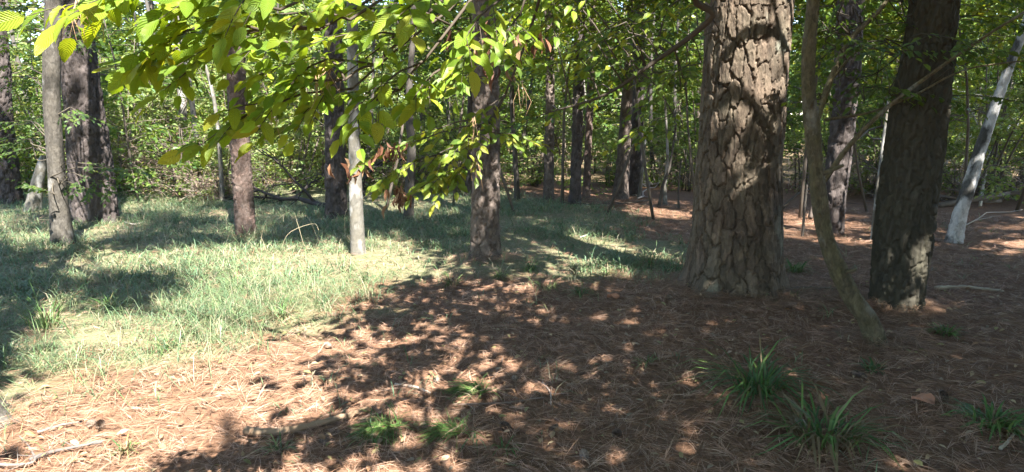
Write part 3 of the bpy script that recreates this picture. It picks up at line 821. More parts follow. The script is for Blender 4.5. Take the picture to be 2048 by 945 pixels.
LIT = [  # sunlit ground: outline on the ground (seen in the photograph), share of light that gets through
    (.99, [(62, 545), (120, 520), (330, 500), (560, 488), (700, 505), (860, 500), (870, 530), (780, 560), (740, 600), (640, 640), (560, 690), (470, 735), (400, 775), (345, 810), (300, 860), (230, 910), (170, 960), (-60, 990), (-60, 850), (25, 800), (70, 640)]),
    (.52, [(870, 530), (1000, 560), (1040, 600), (960, 660), (860, 700), (760, 790), (600, 850), (500, 860), (430, 900), (330, 980), (170, 970), (230, 910), (300, 860), (400, 775), (560, 690), (740, 600)]),
    (.9, [(1060, 500), (1180, 478), (1270, 484), (1260, 530), (1220, 560), (1130, 530)]),
    (.75, [(1150, 540), (1240, 560), (1100, 600), (1020, 620), (900, 600), (1000, 560)]),
    (.85, [(1250, 400), (1390, 405), (1390, 440), (1260, 425)]),
    (.7, [(1020, 390), (1240, 390), (1230, 400), (1020, 402)]),
    (.85, [(740, 392), (930, 392), (940, 425), (820, 432), (740, 415)]),
    (.36, [(880, 640), (1100, 600), (1340, 620), (1420, 760), (1380, 960), (560, 980), (640, 860), (800, 780)]), (.6, [(1000, 430), (1080, 440), (1130, 470), (1000, 480)]),
    (.85, [(230, 400), (470, 380), (640, 385), (640, 402), (460, 402), (330, 425), (240, 420)]),
    (.85, [(1560, 418), (1740, 440), (1900, 450), (2100, 440), (2100, 500), (1900, 508), (1860, 500), (1700, 480), (1560, 470)]),
    (.8, [(-80, 425), (60, 430), (100, 470), (40, 500), (-80, 500)]),
    (.7, [(1320, 865), (1420, 860), (1430, 895), (1330, 900)]), (.7, [(1790, 790), (1880, 790), (1900, 815), (1810, 822)]), (.75, [(1520, 875), (1600, 870), (1620, 900), (1530, 905)]),
    (.8, [(1900, 940), (2060, 925), (2060, 990), (1900, 980)]), (.5, [(560, 430), (640, 420), (650, 440), (580, 450)]),
]
LITW = [(p, world_poly(poly)) for p, poly in LIT]
DARK = [world_poly([(140, 560), (240, 545), (340, 552), (330, 590), (240, 605), (150, 600)])]
sp_ = 0.36
tx, ty = np.meshgrid(np.arange(-15, 15, sp_), np.arange(0.6, 26, sp_))
tx = tx.ravel() + rng.uniform(-.5, .5, tx.size) * sp_; ty = ty.ravel() + rng.uniform(-.5, .5, ty.size) * sp_
plit = np.where(ty > 15, np.where(tx > 4.5, .35, .8), .0)
plit = np.where((ty > 15.5) & (tx < 1.5), .97, plit)
plit = np.where((np.abs(tx) > .8 * ty + 1.2), .45, plit)
for p, poly in LITW:
    ins = pip(tx, ty, poly)
    if p >= .85:
        for q_ in np.arange(8) * .785: ins |= pip(tx + .26 * math.cos(q_), ty + .26 * math.sin(q_), poly)
    plit = np.where(ins, np.maximum(p, np.where(plit > .8, plit, 0)), plit)
for poly in DARK: plit = np.where(pip(tx, ty, poly), .0, plit)
cl = (.5 * fbm(tx * .9, ty * .9, 71, 3) + .25) if False else rng.random(tx.size) * .55 + np.clip((fbm(tx * 1.1, ty * 1.1, 71, 3) - .44) * 2.2 + .5, 0, 1) * .45
keep = cl > plit
tx, ty = tx[keep], ty[keep]
solid = (plit[keep] == 0) & (ty < 8.6) & (rng.random(len(ty)) < np.where(tx > 1.0, .75, .3))
tx = np.concatenate([tx, tx[solid] + rng.normal(0, .2, solid.sum())]); ty = np.concatenate([ty, ty[solid] + rng.normal(0, .2, solid.sum())])
nearm = ty < 9
hh = np.where(nearm, rng.uniform(4.2, 8.2, tx.size), rng.uniform(9, 13, tx.size))
hh = np.where(pip(tx, ty, LITW[1][1]) | pip(tx, ty, LITW[12][1]) | ((tx < .9) & (ty < 5) & (rng.random(tx.size) < .4)), rng.uniform(2.9, 4.2, tx.size), hh)     # low twigs throw the crisp leaf shadows
pos = np.stack([tx - SH[0] * COT * hh, ty - SH[1] * COT * hh, hgt(tx, ty) + hh], 1)
qx, qy, qd = project(pos)
vis = (qd > .3) & (qx > -150) & (qx < 2200) & (qy > -160) & (qy < 1000)
# canopy clumps cleared so the sun reaches the overhanging branch's big leaves
sx_, sy_ = pos[:, 0] + SH[0] * COT * (pos[:, 2] - 1.95), pos[:, 1] + SH[1] * COT * (pos[:, 2] - 1.95)
open_ = ((sx_ > -1.75) & (sx_ < .45) & (sy_ > 1.0) & (sy_ < 2.9) & (rng.random(len(pos)) < .97)) | ((sx_ > -1.0) & (sx_ < .3) & (sy_ > 2.9) & (sy_ < 3.7) & (rng.random(len(pos)) < .7))
vis |= open_
# canopy cleared so sun falls on these trunks: (px, py, distance, radius, share of clumps taken out)
SUNNY = [(112, 300, 8.7, .6, .97), (106, 210, 8.7, .5, .9), (118, 390, 8.7, .4, .8), (165, 180, 10.6, .5, .6), (160, 100, 10.6, .4, .6), (175, 330, 10.6, .3, .5), (1520, 250, 6.2, .35, .75), (1545, 110, 6.2, .3, .6), (1500, 340, 6.2, .2, .6), (712, 480, 8.2, .4, .95), (712, 350, 8.2, .35, .85),
         (1178, 300, 14.4, .5, .9), (1250, 320, 14.2, .6, .9), (1960, 330, 9.0, .9, 1), (1930, 420, 9.0, .8, 1), (1985, 240, 9.0, .7, 1), (485, 360, 9.5, .4, .8), (470, 60, 9.5, .5, .8), (970, 430, 7.9, .3, .6), (1665, 440, 9.6, .3, .6), (1820, 570, 5.7, .2, .7), (1100, 330, 13.8, .5, .7), (365, 230, 16, .9, .95), (20, 390, 12, .4, .8)]
sv_ = np.array([SH[0] * math.cos(SUN_EL), SH[1] * math.cos(SUN_EL), -math.sin(SUN_EL)])
for a_, b_, c_, r_, p_ in SUNNY:
    Q = P3(a_, b_, c_) - pos
    al = Q @ sv_
    off_ = np.linalg.norm(Q - al[:, None] * sv_, axis=1)
    vis |= (al > 0) & (off_ < r_ + .25) & (rng.random(len(pos)) < p_)
pos = pos[~vis]; hh = hh[~vis]
TX = np.array([t['xy'] for t in TREES]); TH_ = np.array([t['H'] for t in TREES])
dist = np.linalg.norm(pos[:, None, :2] - TX[None], axis=2) + np.maximum(0, pos[:, 2:3] + .8 - TH_[None]) * 6 + np.array([0 if t['kind'] == 'hard' else 0.8 for t in TREES])[None]
own = np.argmin(dist, 1)
def trunk_at(T, z):
    p = T['pts']
    return np.array([np.interp(z, p[:, 2], p[:, a]) for a in range(3)])
PINEG = np.array([(.05, .10, .03), (.07, .13, .035), (.06, .11, .04)])
for k, T in enumerate(TREES):
    mine = pos[own == k]
    if len(mine) == 0 and not T.get('off'):
        top = T['pts'][-1]
        mine = top + rng.normal(0, 1, (26, 3)) * np.array([1.1, 1.1, 1.3]) - np.array([0, 0, .8])
        qx, qy, qd = project(mine)
        mine = mine[(qy < -60) | (qd < .2)]
    if len(mine) == 0: continue
    cell = {}
    for p in mine:
        cell.setdefault(tuple(np.floor(p / 1.7).astype(int)), []).append(p)
    for ps in cell.values():
        ps = np.array(ps); c = ps.mean(0)
        z0 = max(T['pts'][0][2] + .55 * T['H'] * .6, min(c[2] - .7, T['pts'][-1][2] - .2))
        z0 = max(z0, 3.2)
        a = trunk_at(T, z0)
        t = np.linspace(0, 1, 5)[:, None]
        b = a + (c - a) * t
        b[:, 2] += .25 * np.sin(t[:, 0] * math.pi)
        tube(T['limb'], b, .045, .018, 5, (.13, .11, .09))
        for p in ps:
            tube(T['limb'], np.array([b[-2], (b[-2] + p) / 2 + [0, 0, .05], p]), .012, .004, 3, (.12, .10, .08))
            if T['kind'] == 'pine':
                n = 38
                ld = nrm(rng.normal(0, 1, (n, 3)) + [0, 0, .3])
                ctr = p + rng.normal(0, .22, (n, 3)) * [1, 1, .4]
                leaves(T['crown'], ctr, ld, rng.normal(0, 1, (n, 3)), rng.uniform(.24, .38, n), np.full(n, .26), leafcol(rng, n, PINEG), False, .02, .02)
            else:
                n = 48
                az = rng.uniform(0, 6.28, n)
                ld = np.stack([np.cos(az), np.sin(az), rng.uniform(-.6, .2, n)], 1)
                ctr = p + rng.normal(0, .22, (n, 3)) * [1, 1, .5]
                leaves(T['crown'], ctr, ld, np.array([0, 0, 1.]) + rng.normal(0, .4, (n, 3)), rng.uniform(.16, .26, n), np.full(n, .55), leafcol(rng, n), False)
    T['limb'].build('limbs', M['twig'], T['root'], True, 'stuff')
    T['crown'].build('crown', M['leaf'], T['root'], False)

# ------------------------------------------------------------------ pine straw, grass
rng = np.random.default_rng(21)
def needles(n, rmin, rmax, amax, lmin, lmax, w):
    mb = MB()
    nf = n // 3
    r = rng.uniform(rmin, rmax, nf); a = rng.uniform(-amax, amax, nf)
    x = r * np.sin(a); y = r * np.cos(a)
    g = grassy(x, y, 1)
    k = ~g | (rng.random(nf) < .35)
    x, y, r = x[k], y[k], r[k]
    x, y, r = np.repeat(x, 3), np.repeat(y, 3), np.repeat(r, 3)
    m = len(x)
    az = np.repeat(rng.uniform(0, 2 * math.pi, m // 3), 3) + rng.normal(0, .22, m)
    L = rng.uniform(lmin, lmax, m)
    tilt = np.repeat(rng.normal(.02, .16, m // 3), 3) + rng.normal(0, .05, m)
    bend = rng.normal(0, .12, m)
    z = hgt(x, y) + rng.uniform(.004, .035, m)
    p0 = np.stack([x, y, z], 1)
    d = np.stack([np.cos(az), np.sin(az), tilt], 1); s = np.stack([-np.sin(az), np.cos(az), np.zeros(m)], 1)
    W = (w * (.7 + .3 * r / 3.0))[:, None] * rng.uniform(.7, 1.2, (m, 1))
    L = L[:, None]
    p1 = p0 + d * L * .5 + s * bend[:, None] * L * .25; p2 = p0 + d * L + s * bend[:, None] * L * .9
    p2[:, 2] -= .01
    p1[:, 2] = np.maximum(p1[:, 2], hgt(p1[:, 0], p1[:, 1]) + .006); p2[:, 2] = np.maximum(p2[:, 2], hgt(p2[:, 0], p2[:, 1]) + .003)
    V = np.stack([p0 - s * W * .5, p0 + s * W * .5, p1 + s * W * .5 + [0, 0, .001], p1 - s * W * .5, p2], 1).reshape(-1, 3)
    b = np.arange(m)[:, None] * 5
    pal = np.array([(.35, .20, .125), (.29, .155, .09), (.43, .285, .20), (.20, .11, .062), (.33, .22, .15), (.13, .077, .046), (.38, .22, .145)])
    c = pal[np.repeat(rng.integers(0, 7, m // 3), 3)] * rng.uniform(.75, 1.25, (m, 1))
    mb.add(V, b + np.array([2, 3, 4])[None], b + np.array([0, 1, 2, 3])[None], np.repeat(c, 5, 0))
    return mb
ns = needles(185000, 1.9, 14.5, .86, .10, .19, .0017)
for T_, cnt in ((main_pine, 4200), (T24, 2400), (center_pine, 1400), (T22, 900), (T23, 600)):     # straw drifted against the trunks
    R_ = T_['rad'][0]; c_ = T_['pts'][0]
    a = rng.uniform(0, 6.28, cnt); rr = R_ * 1.08 + np.abs(rng.normal(0, .11 + R_ * .25, cnt))
    x, y = c_[0] + np.cos(a) * rr, c_[1] + np.sin(a) * rr
    hz = np.exp(-(rr - R_) / .12) * .09 * rng.random(cnt) + .01
    p0 = np.stack([x, y, hgt(x, y) + hz], 1)
    da = a + rng.normal(0, 1.1, cnt)
    L = rng.uniform(.09, .18, cnt)[:, None]
    d = np.stack([np.cos(da), np.sin(da), -hz * 3], 1); s_ = np.stack([-np.sin(da), np.cos(da), np.zeros(cnt)], 1)
    p2 = p0 + d * L; p2[:, 2] = np.maximum(p2[:, 2], hgt(p2[:, 0], p2[:, 1]) + .004)
    p1 = (p0 + p2) / 2 + s_ * rng.normal(0, .01, (cnt, 1)) + [0, 0, .008]
    V = np.stack([p0 - s_ * .0011, p0 + s_ * .0011, p1 + s_ * .001, p1 - s_ * .001, p2], 1).reshape(-1, 3)
    b = np.arange(cnt)[:, None] * 5
    cc = np.array([(.30, .17, .10), (.22, .12, .07), (.36, .24, .16), (.15, .09, .055)])[rng.integers(0, 4, cnt)] * rng.uniform(.75, 1.2, (cnt, 1))
    ns.add(V, b + np.array([2, 3, 4])[None], b + np.array([0, 1, 2, 3])[None], np.repeat(cc, 5, 0))
tag(ns.build('pine_straw', M['needle'], None, False, 'stuff'), 'fallen rust brown pine needles strewn over the ground', 'pine straw')

GPAL = np.array([(.10, .17, .065), (.135, .205, .085), (.19, .24, .11), (.085, .155, .075), (.23, .25, .12), (.32, .285, .19), (.26, .225, .14), (.14, .215, .10), (.20, .27, .14), (.125, .205, .11)])
def blades(mb, base, n, lmin, lmax, w, spread, pal=GPAL, arch=1.0, dryshare=None):
    """base: K x 3 tuft centres; n blades a tuft"""
    K = len(base); m = K * n
    B = np.repeat(base, n, 0)
    az = rng.uniform(0, 2 * math.pi, m)
    off = rng.random(m) ** .7 * spread
    p0 = B + np.stack([np.cos(az) * off, np.sin(az) * off, np.zeros(m)], 1)
    p0[:, 2] = hgt(p0[:, 0], p0[:, 1]) - .005
    az = az + rng.normal(0, .6, m)
    o = np.stack([np.cos(az), np.sin(az), np.zeros(m)], 1); s = np.stack([-np.sin(az), np.cos(az), np.zeros(m)], 1)
    L = rng.uniform(lmin, lmax, m)[:, None] * rng.uniform(.4, 1.4, (K, 1)).repeat(n, 0)
    e = rng.uniform(.45, 1.5, m)[:, None] * arch                # how far it arches over
    ts = np.array([0, .35, .7, 1.0])
    C = []
    for t in ts:
        ang = e * t * 1.5 + .12
        C.append(p0 + o * (L * t * np.sin(ang * .75)) + np.array([0, 0, 1.]) * (L * t * np.cos(ang * .82)))
    W = (w * rng.uniform(.7, 1.3, m))[:, None]
    V = [C[0] - s * W * .4, C[0] + s * W * .4, C[1] - s * W * .5, C[1] + s * W * .5, C[2] - s * W * .4, C[2] + s * W * .4, C[3]]
    V = np.stack(V, 1)
    V[..., 2] = np.maximum(V[..., 2], hgt(V[..., 0], V[..., 1]) + .004)
    b = np.arange(m)[:, None] * 7
    q = np.concatenate([b + np.array([0, 1, 3, 2]), b + np.array([2, 3, 5, 4])]); t3 = b + np.array([4, 5, 6])
    ci = np.repeat(rng.integers(0, len(pal), K), n)
    r2 = rng.random(m) < .5
    ci = np.where(r2, rng.integers(0, len(pal), m), ci)
    c = pal[ci] * rng.uniform(.75, 1.2, (m, 1))
    mb.add(V.reshape(-1, 3), t3, q, np.repeat(c, 7, 0))
K = 36000
r = rng.uniform(2.6, 18.5, K); a = rng.uniform(-.92, .55, K)
x, y = r * np.sin(a), r * np.cos(a)
dens = smooth(.25, .55, fbm(x * .8, y * .8, 33, 3))
soft = sum(grassy(x + .55 * math.cos(q_), y + .55 * math.sin(q_)) for q_ in np.arange(8) * .785) / 8
k = rng.random(K) < (.10 + .9 * dens) * soft ** 1.4
x, y, r = x[k], y[k], r[k]
gm = MB()
base = np.stack([x, y, hgt(x, y)], 1)
nearg = r < 7
blades(gm, base[nearg], 12, .08, .33, .0038, .10, GPAL, 1.15)
blades(gm, base[~nearg], 7, .08, .24, .0075, .12, GPAL, 1.1)
# thin strays on the straw
K2 = 1500
r = rng.uniform(2.2, 14, K2); a = rng.uniform(-.85, .85, K2); x, y = r * np.sin(a), r * np.cos(a)
k = ~grassy(x, y) & (rng.random(K2) < smooth(.42, .62, fbm(x * 1.2, y * 1.2, 35, 3)) * .5 + .06)
x, y = x[k], y[k]
blades(gm, np.stack([x, y, hgt(x, y)], 1), 5, .06, .18, .006, .06)
tag(gm.build('meadow_grass', M['grass'], None, False, 'stuff'), 'mass of arching green and straw coloured grass filling the clearing', 'grass')

# ------------------------------------------------------------------ the branch with big leaves across the top
rng = np.random.default_rng(42)
def big_leaf_mesh(seed, wr, droop, fold, twist):
    r_ = np.random.default_rng(seed)
    rows = 11
    xs = np.array([-1, -.55, 0, .55, 1])
    V, UV = [], []
    for i_ in range(rows):
        t = i_ / (rows - 1)
        w = wr * .5 * (math.sin(math.pi * min(1, t ** .82)) ** .75 if 0 < t < 1 else 0.012)
        if 0 < i_ < rows - 1: w *= 1 + (.05 if i_ % 2 else -.05)
        for x_ in xs:
            xx = x_ * w
            zz = abs(x_) * w * fold - droop * t * t + twist * x_ * w * t + r_.normal(0, .006)
            V.append((xx, t, zz)); UV.append((x_, t))
    q = []
    for i_ in range(rows - 1):
        for j_ in range(4):
            a_ = i_ * 5 + j_
            q.append((a_, a_ + 1, a_ + 6, a_ + 5))
    # a short stalk
    n0 = len(V)
    V += [(-.008, -.10, 0.01), (.008, -.10, 0.01), (.012, .02, 0), (-.012, .02, 0)]; UV += [(0, 0)] * 4
    q.append((n0, n0 + 1, n0 + 2, n0 + 3))
    me = bpy.data.meshes.new('leaf')
    me.from_pydata(V, [], q)
    uv = me.uv_layers.new(name='UVMap')
    for lp in me.loops: uv.data[lp.index].uv = UV[lp.vertex_index]
    me.polygons.foreach_set('use_smooth', [True] * len(me.polygons))
    me.materials.append(M['leaf_big'])
    return me
LEAFM = [big_leaf_mesh(1, .44, .10, .30, 0), big_leaf_mesh(2, .50, .22, .18, .4), big_leaf_mesh(3, .40, .30, .35, -.4), big_leaf_mesh(4, .47, .05, .12, .2), big_leaf_mesh(5, .42, .38, .25, .1), big_leaf_mesh(6, .52, .15, .4, -.2)]
host = [t for t in TREES if t.get('off')][0]
hroot = host['root']
SPR = [((1130, -20, 3.0), (1000, 60, 2.8), .22, .10, 4, 4), ((1180, -40, 3.2), (1080, 60, 3.0), .22, .10, 4, 4), ((620, 90, 2.1), (480, 110, 2.0), .2, .1, 3, 4),  # start (px, py, metres), end, twig reach, leaf length, twigs, leaves a twig
    ((900, 20, 2.3), (575, 268, 1.98), .26, .105, 4, 4), ((705, 178, 2.1), (400, 292, 1.92), .20, .115, 4, 4), ((640, 60, 1.9), (255, 145, 1.8), .22, .115, 4, 4),
    ((560, 20, 1.75), (120, 18, 1.62), .22, .12, 4, 4), ((420, 50, 1.75), (290, 115, 1.75), .16, .12, 2, 4), ((520, 60, 1.8), (350, 165, 1.8), .18, .11, 3, 4),
    ((700, 40, 1.9), (450, 60, 1.8), .22, .11, 4, 4), ((750, 130, 2.1), (520, 150, 1.95), .22, .10, 4, 4), ((690, 160, 2.0), (490, 222, 1.95), .18, .105, 3, 4),
    ((830, 80, 2.2), (620, 90, 2.0), .22, .10, 4, 4), ((850, 120, 2.2), (700, 262, 2.0), .16, .125, 3, 3), ((900, 50, 2.2), (720, 20, 2.0), .22, .105, 4, 4),
    ((950, -20, 2.1), (800, 30, 1.9), .2, .125, 3, 4), ((1000, 0, 2.2), (930, 80, 2.1), .18, .12, 3, 3), ((880, 140, 2.3), (810, 225, 2.2), .18, .12, 2, 3),
    ((800, 180, 2.2), (630, 215, 2.1), .18, .10, 3, 4), ((600, -30, 1.7), (480, 5, 1.62), .2, .125, 3, 4), ((350, -30, 1.6), (200, 5, 1.56), .16, .125, 3, 3),
    ((760, -30, 1.85), (640, 25, 1.8), .2, .12, 3, 4), ((1000, 60, 2.4), (890, 165, 2.3), .2, .11, 3, 4), ((480, -30, 1.7), (350, 15, 1.66), .18, .12, 3, 3), ((660, 120, 2.0), (560, 180, 1.95), .16, .10, 3, 4),
    ((1040, 30, 2.6), (1000, 110, 2.5), .2, .10, 3, 4)]
wood, outl = MB(), []
for a_, b_, w_, l_, n_, p_ in SPR:
    spray(wood, None, P3(*a_), P3(*b_), rng, w_ * 1.15, l_ * .66, n_ + 2, p_ + 1, out=outl, r=.0042, sag=.10, flat=.55, wcol=(.07, .055, .04))
# stems that carry the sprays back to the limb
limb0 = trunk_at(host, 4.4)
knot = P3(1120, -150, 2.6)
tube(wood, crom([limb0, (limb0 + knot) / 2 + [0, 0, .35], knot], 10), .035, .014, 7, (.09, .07, .05))
for a_ in [(900, 20, 2.3), (560, 20, 1.75), (640, 60, 1.9), (700, 40, 1.9), (850, 120, 2.2), (750, 130, 2.1), (950, -20, 2.1), (1040, 30, 2.6)]:
    e_ = P3(*a_)
    tube(wood, crom([knot, (knot + e_) / 2 + [0, 0, .06], e_], 8), .010, .0042, 5, (.07, .055, .04))
for a_, b_ in [((900, 20, 2.3), (705, 178, 2.1)), ((640, 60, 1.9), (520, 60, 1.8)), ((520, 60, 1.8), (420, 50, 1.75)), ((850, 120, 2.2), (800, 180, 2.2)), ((800, 180, 2.2), (720, 225, 2.1)), ((750, 130, 2.1), (690, 160, 2.0)), ((690, 160, 2.0), (660, 120, 2.0))]:
    tube(wood, crom([P3(*a_), (P3(*a_) + P3(*b_)) / 2 + [0, 0, .01], P3(*b_)], 6), .0045, .0035, 5, (.07, .055, .04))
wood.build('branch', M['twig'], hroot, True)
rng.shuffle(outl)
vx, vy, vd = project(np.array([a[0] for a in outl]))
ok_ = (vx > -80) & (vx < 2120) & (vy > -60) & (vy < 1000)
outl = [a for a, k in zip(outl, ok_) if k] + [a for a, k in zip(outl, ok_) if not k]
outl[:int(ok_.sum())] = sorted(outl[:int(ok_.sum())], key=lambda a: -a[3] / (a[0][1] * CP - (a[0][2] - CAM[2]) * SP))
def put_leaf(p, d, up, s):
    d = nrm(np.asarray(d)); x = nrm(np.cross(d, up)); z = np.cross(x, d)
    o = bpy.data.objects.new('leaf', LEAFM[int(rng.integers(0, 6))])
    COL.objects.link(o)
    o.parent = hroot
    Mx = Matrix(((x[0] * s, d[0] * s, z[0] * s, p[0]), (x[1] * s, d[1] * s, z[1] * s, p[1]), (x[2] * s, d[2] * s, z[2] * s, p[2]), (0, 0, 0, 1)))
    o.matrix_local = Matrix.Translation(hroot.location).inverted() @ Mx
for fr in outl[:300]: put_leaf(*fr)
# the smaller leaves lower down and the ones past the first three hundred
fol, fw_ = MB(), MB()
rest = outl[300:]
if rest:
    leaves(fol, np.array([a[0] for a in rest]), np.array([a[1] for a in rest]), np.array([a[2] for a in rest]), np.array([a[3] for a in rest]), np.full(len(rest), .47), leafcol(rng, len(rest), np.array([(.13, .23, .025), (.18, .28, .026), (.24, .31, .03), (.11, .2, .025)])), True)
LOW = [((1010, 215, 3.4), (870, 345, 3.25)), ((970, 250, 3.3), (720, 330, 3.2)), ((930, 290, 3.3), (745, 372, 3.2)), ((960, 320, 3.3), (830, 385, 3.2)), ((960, 265, 3.3), (1060, 282, 3.3)), ((1010, 190, 3.4), (930, 262, 3.3)),
       ((980, 300, 3.3), (880, 375, 3.2)), ((940, 240, 3.3), (800, 290, 3.3)), ((1000, 150, 3.4), (860, 190, 3.3)), ((985, 260, 3.3), (900, 310, 3.2))]
for a_, b_ in LOW:
    spray(fw_, fol, P3(*a_), P3(*b_), rng, .20, .062, 5, 6, .5, .004, .06, PAL_YEL, True, flat=.5, wcol=(.08, .065, .05))
for a_, b_, c_ in [((1120, -150, 2.6), (1060, 60, 3.1), (1010, 190, 3.4)), ((1010, 190, 3.4), (985, 240, 3.35), (980, 300, 3.3)), ((985, 240, 3.35), (955, 265, 3.3), (930, 290, 3.3))]:
    tube(fw_, crom([P3(*a_), P3(*b_), P3(*c_)], 8), .009, .005, 5, (.08, .065, .05))
fw_.build('branch', M['twig'], hroot, True)
fol.build('foliage', M['leaf'], hroot, False, 'stuff')
hroot['label'] = 'overhanging tree whose big bright yellow-green leaves fill the upper left'

# dead brown leaves and straw hanging in it
def dead_cluster(px, py, dep, n, spreadm, label_parent):
    mb = MB()
    c = P3(px, py, dep)
    ps = c + rng.normal(0, spreadm, (n, 3)) * [1, 1, .5]
    d = np.stack([rng.normal(0, .35, n), rng.normal(0, .35, n), -np.ones(n)], 1)
    pal = np.array([(.15, .065, .035), (.21, .11, .06), (.11, .055, .035), (.27, .17, .10)])
    leaves(mb, ps, d, rng.normal(0, 1, (n, 3)), rng.uniform(.04, .08, n), np.full(n, .26), leafcol(rng, n, pal), True, .25, .25)
    o = mb.build('dead_leaf_cluster', M['leaf_dry'], hroot, False, 'stuff')
for a_ in [(800, 385, 3.2, 26, .05), (782, 295, 3.1, 16, .04), (958, 70, 2.5, 18, .06), (1040, 80, 2.7, 14, .05), (700, 330, 3.1, 10, .05), (1000, 130, 3.0, 10, .04)]:
    dead_cluster(*a_, None)
def needle_bunch(px, py, dep, n, L, label):
    mb = MB()
    c = P3(px, py, dep)
    for q_ in range(n):
        d = nrm(np.array([rng.normal(0, .22), rng.normal(0, .22), -1.0])) * L * rng.uniform(.7, 1.1)
        s0 = c + rng.normal(0, .006, 3)
        mid = s0 + d * .5 + rng.normal(0, .012, 3)
        tube(mb, [s0, mid, s0 + d], .0012, .0006, 3, np.array([.46, .29, .16]) * rng.uniform(.7, 1.15))
    tag(mb.build('needle_bunch', M['needle'], None, True), label, 'pine needles', 'dead pine needles hanging in the leaves')
for a_ in [(163, -8, 1.6, 7, .11, 'tan pine needles hanging over the thick dark pine at the top left'), (128, 20, 1.62, 2, .09, 'two single tan needles hanging left of the thick dark pine'),
           (660, 130, 2.0, 9, .12, 'bundle of tan needles caught in leaves before the dark pine'), (630, 150, 2.0, 8, .12, 'wide bundle of tan needles left of the dark pine top'), (545, 200, 1.95, 5, .12, 'few tan needles drooping under the big leaves'),
           (948, 235, 3.2, 5, .15, 'tan needles hanging against the left side of the scaly middle pine'), (952, 318, 3.2, 6, .14, 'tan needles hanging low before the scaly middle pine'), (1040, 165, 3.0, 5, .15, 'tan needles hanging right of the scaly middle pine'),
           (800, 300, 3.1, 6, .15, 'long tan needles dangling above the hanging dead leaves')]:
    needle_bunch(*a_)

# ------------------------------------------------------------------ leafy boughs on the nearer trees
def boughs(T, items, leaf, pal, width, nside, per, rr=.006, wcol=(.09, .075, .055), name='bough', limbs=None):
    w_, f_ = MB(), MB()
    for a_, b_ in items:
        spray(w_, f_, P3(*a_), P3(*b_), rng, width, leaf, nside, per, .55, rr, .06, pal, True, flat=.4, wcol=wcol)
        s_ = P3(*a_)
        if limbs is not None:
            t_ = limbs[np.argmin(np.linalg.norm(limbs - s_, axis=1))]
            k1, k2 = rng.normal(0, .06, 3), rng.normal(0, .06, 3)
            tube(w_, crom([t_, t_ * .66 + s_ * .34 + k1, t_ * .33 + s_ * .67 + k2, s_], 9), rr * 1.3, rr, 5, wcol)
        else:
            t_ = trunk_at(T, max(.9, s_[2] - .25))
            tube(w_, crom([t_, t_ * .66 + s_ * .34 + rng.normal(0, .05, 3), t_ * .33 + s_ * .67 + rng.normal(0, .05, 3), s_], 9), rr * 1.8, rr, 5, wcol)
    w_.build(name, M['twig'], T['root'], True)
    f_.build('foliage', M['leaf'], T['root'], False, 'stuff')
L_ = []
for k in range(22):
    x_ = rng.uniform(-60, 200); y_ = rng.uniform(10, 150) if k < 12 else rng.uniform(150, 320)
    if k >= 12: x_ = rng.uniform(-70, 60)
    dp = rng.uniform(9.0, 10.2)
    L_.append(((105 + (x_ - 105) * .35, y_ - 12, dp), (x_, y_ + rng.uniform(-10, 20), dp + rng.normal(0, .5))))
for b_ in [((130, 325, 8.7), (255, 352, 8.4)), ((135, 345, 8.7), (225, 385, 8.3)), ((130, 340, 8.6), (290, 345, 8.7)), ((120, 360, 8.6), (180, 392, 8.3)), ((110, 390, 8.6), (60, 372, 8.4)), ((140, 215, 8.7), (165, 235, 8.5))]: L_.append(b_)
boughs(T3, L_, .075, PAL_DARK, .42, 6, 7)
# long bare limbs of the curved tree
mb = MB()
LIMBP = []
for z_, a_, l_ in ((.55, -1.2, .07), (.95, -2.2, .05), (1.25, -.6, .10), (1.7, -1.9, .06)):
    p_ = trunk_at(T22, z_); d_ = np.array([math.cos(a_), math.sin(a_), .5])
    tube(mb, [p_, p_ + d_ * l_ * .9, p_ + d_ * (l_ + .06)], .02, .011, 7, (.09, .075, .05), .1, rng)
for pth, r0, r1 in [([(1641, 372, 5.3), (1700, 290, 5.25), (1775, 215, 5.2), (1860, 150, 5.1), (1960, 80, 5.0), (2080, 5, 4.9)], .022, .009),
                    ([(1632, 245, 5.3), (1665, 150, 5.35), (1700, 80, 5.4), (1760, 20, 5.4), (1800, -40, 5.4)], .026, .014),
                    ([(1650, 240, 5.3), (1740, 225, 5.3), (1830, 190, 5.2), (1930, 140, 5.2), (2060, 120, 5.1)], .012, .005),
                    ([(1655, 170, 5.35), (1720, 100, 5.3), (1800, 110, 5.3)], .010, .005)]:
    LIMBP.append(crom([P3(*p_) for p_ in pth], 24))
    tube(mb, LIMBP[-1], r0, r1, 7, (.12, .095, .055), .06, rng)
mb.build('limb', M['moss_stem_bark'], T22['root'], True)
L_ = []
for k in range(30):
    x_ = rng.uniform(1590, 2080); y_ = rng.uniform(-30, 120) if k < 19 else rng.uniform(100, 240)
    dp = rng.uniform(4.9, 6.6)
    L_.append(((1640 + (x_ - 1640) * .55, y_ - 20, dp), (x_, y_ + rng.uniform(-15, 25), dp + rng.normal(0, .4))))
boughs(T22, L_, .075, PAL_DARK, .40, 5, 6, .0045, (.06, .05, .035), 'bough', np.concatenate(LIMBP))
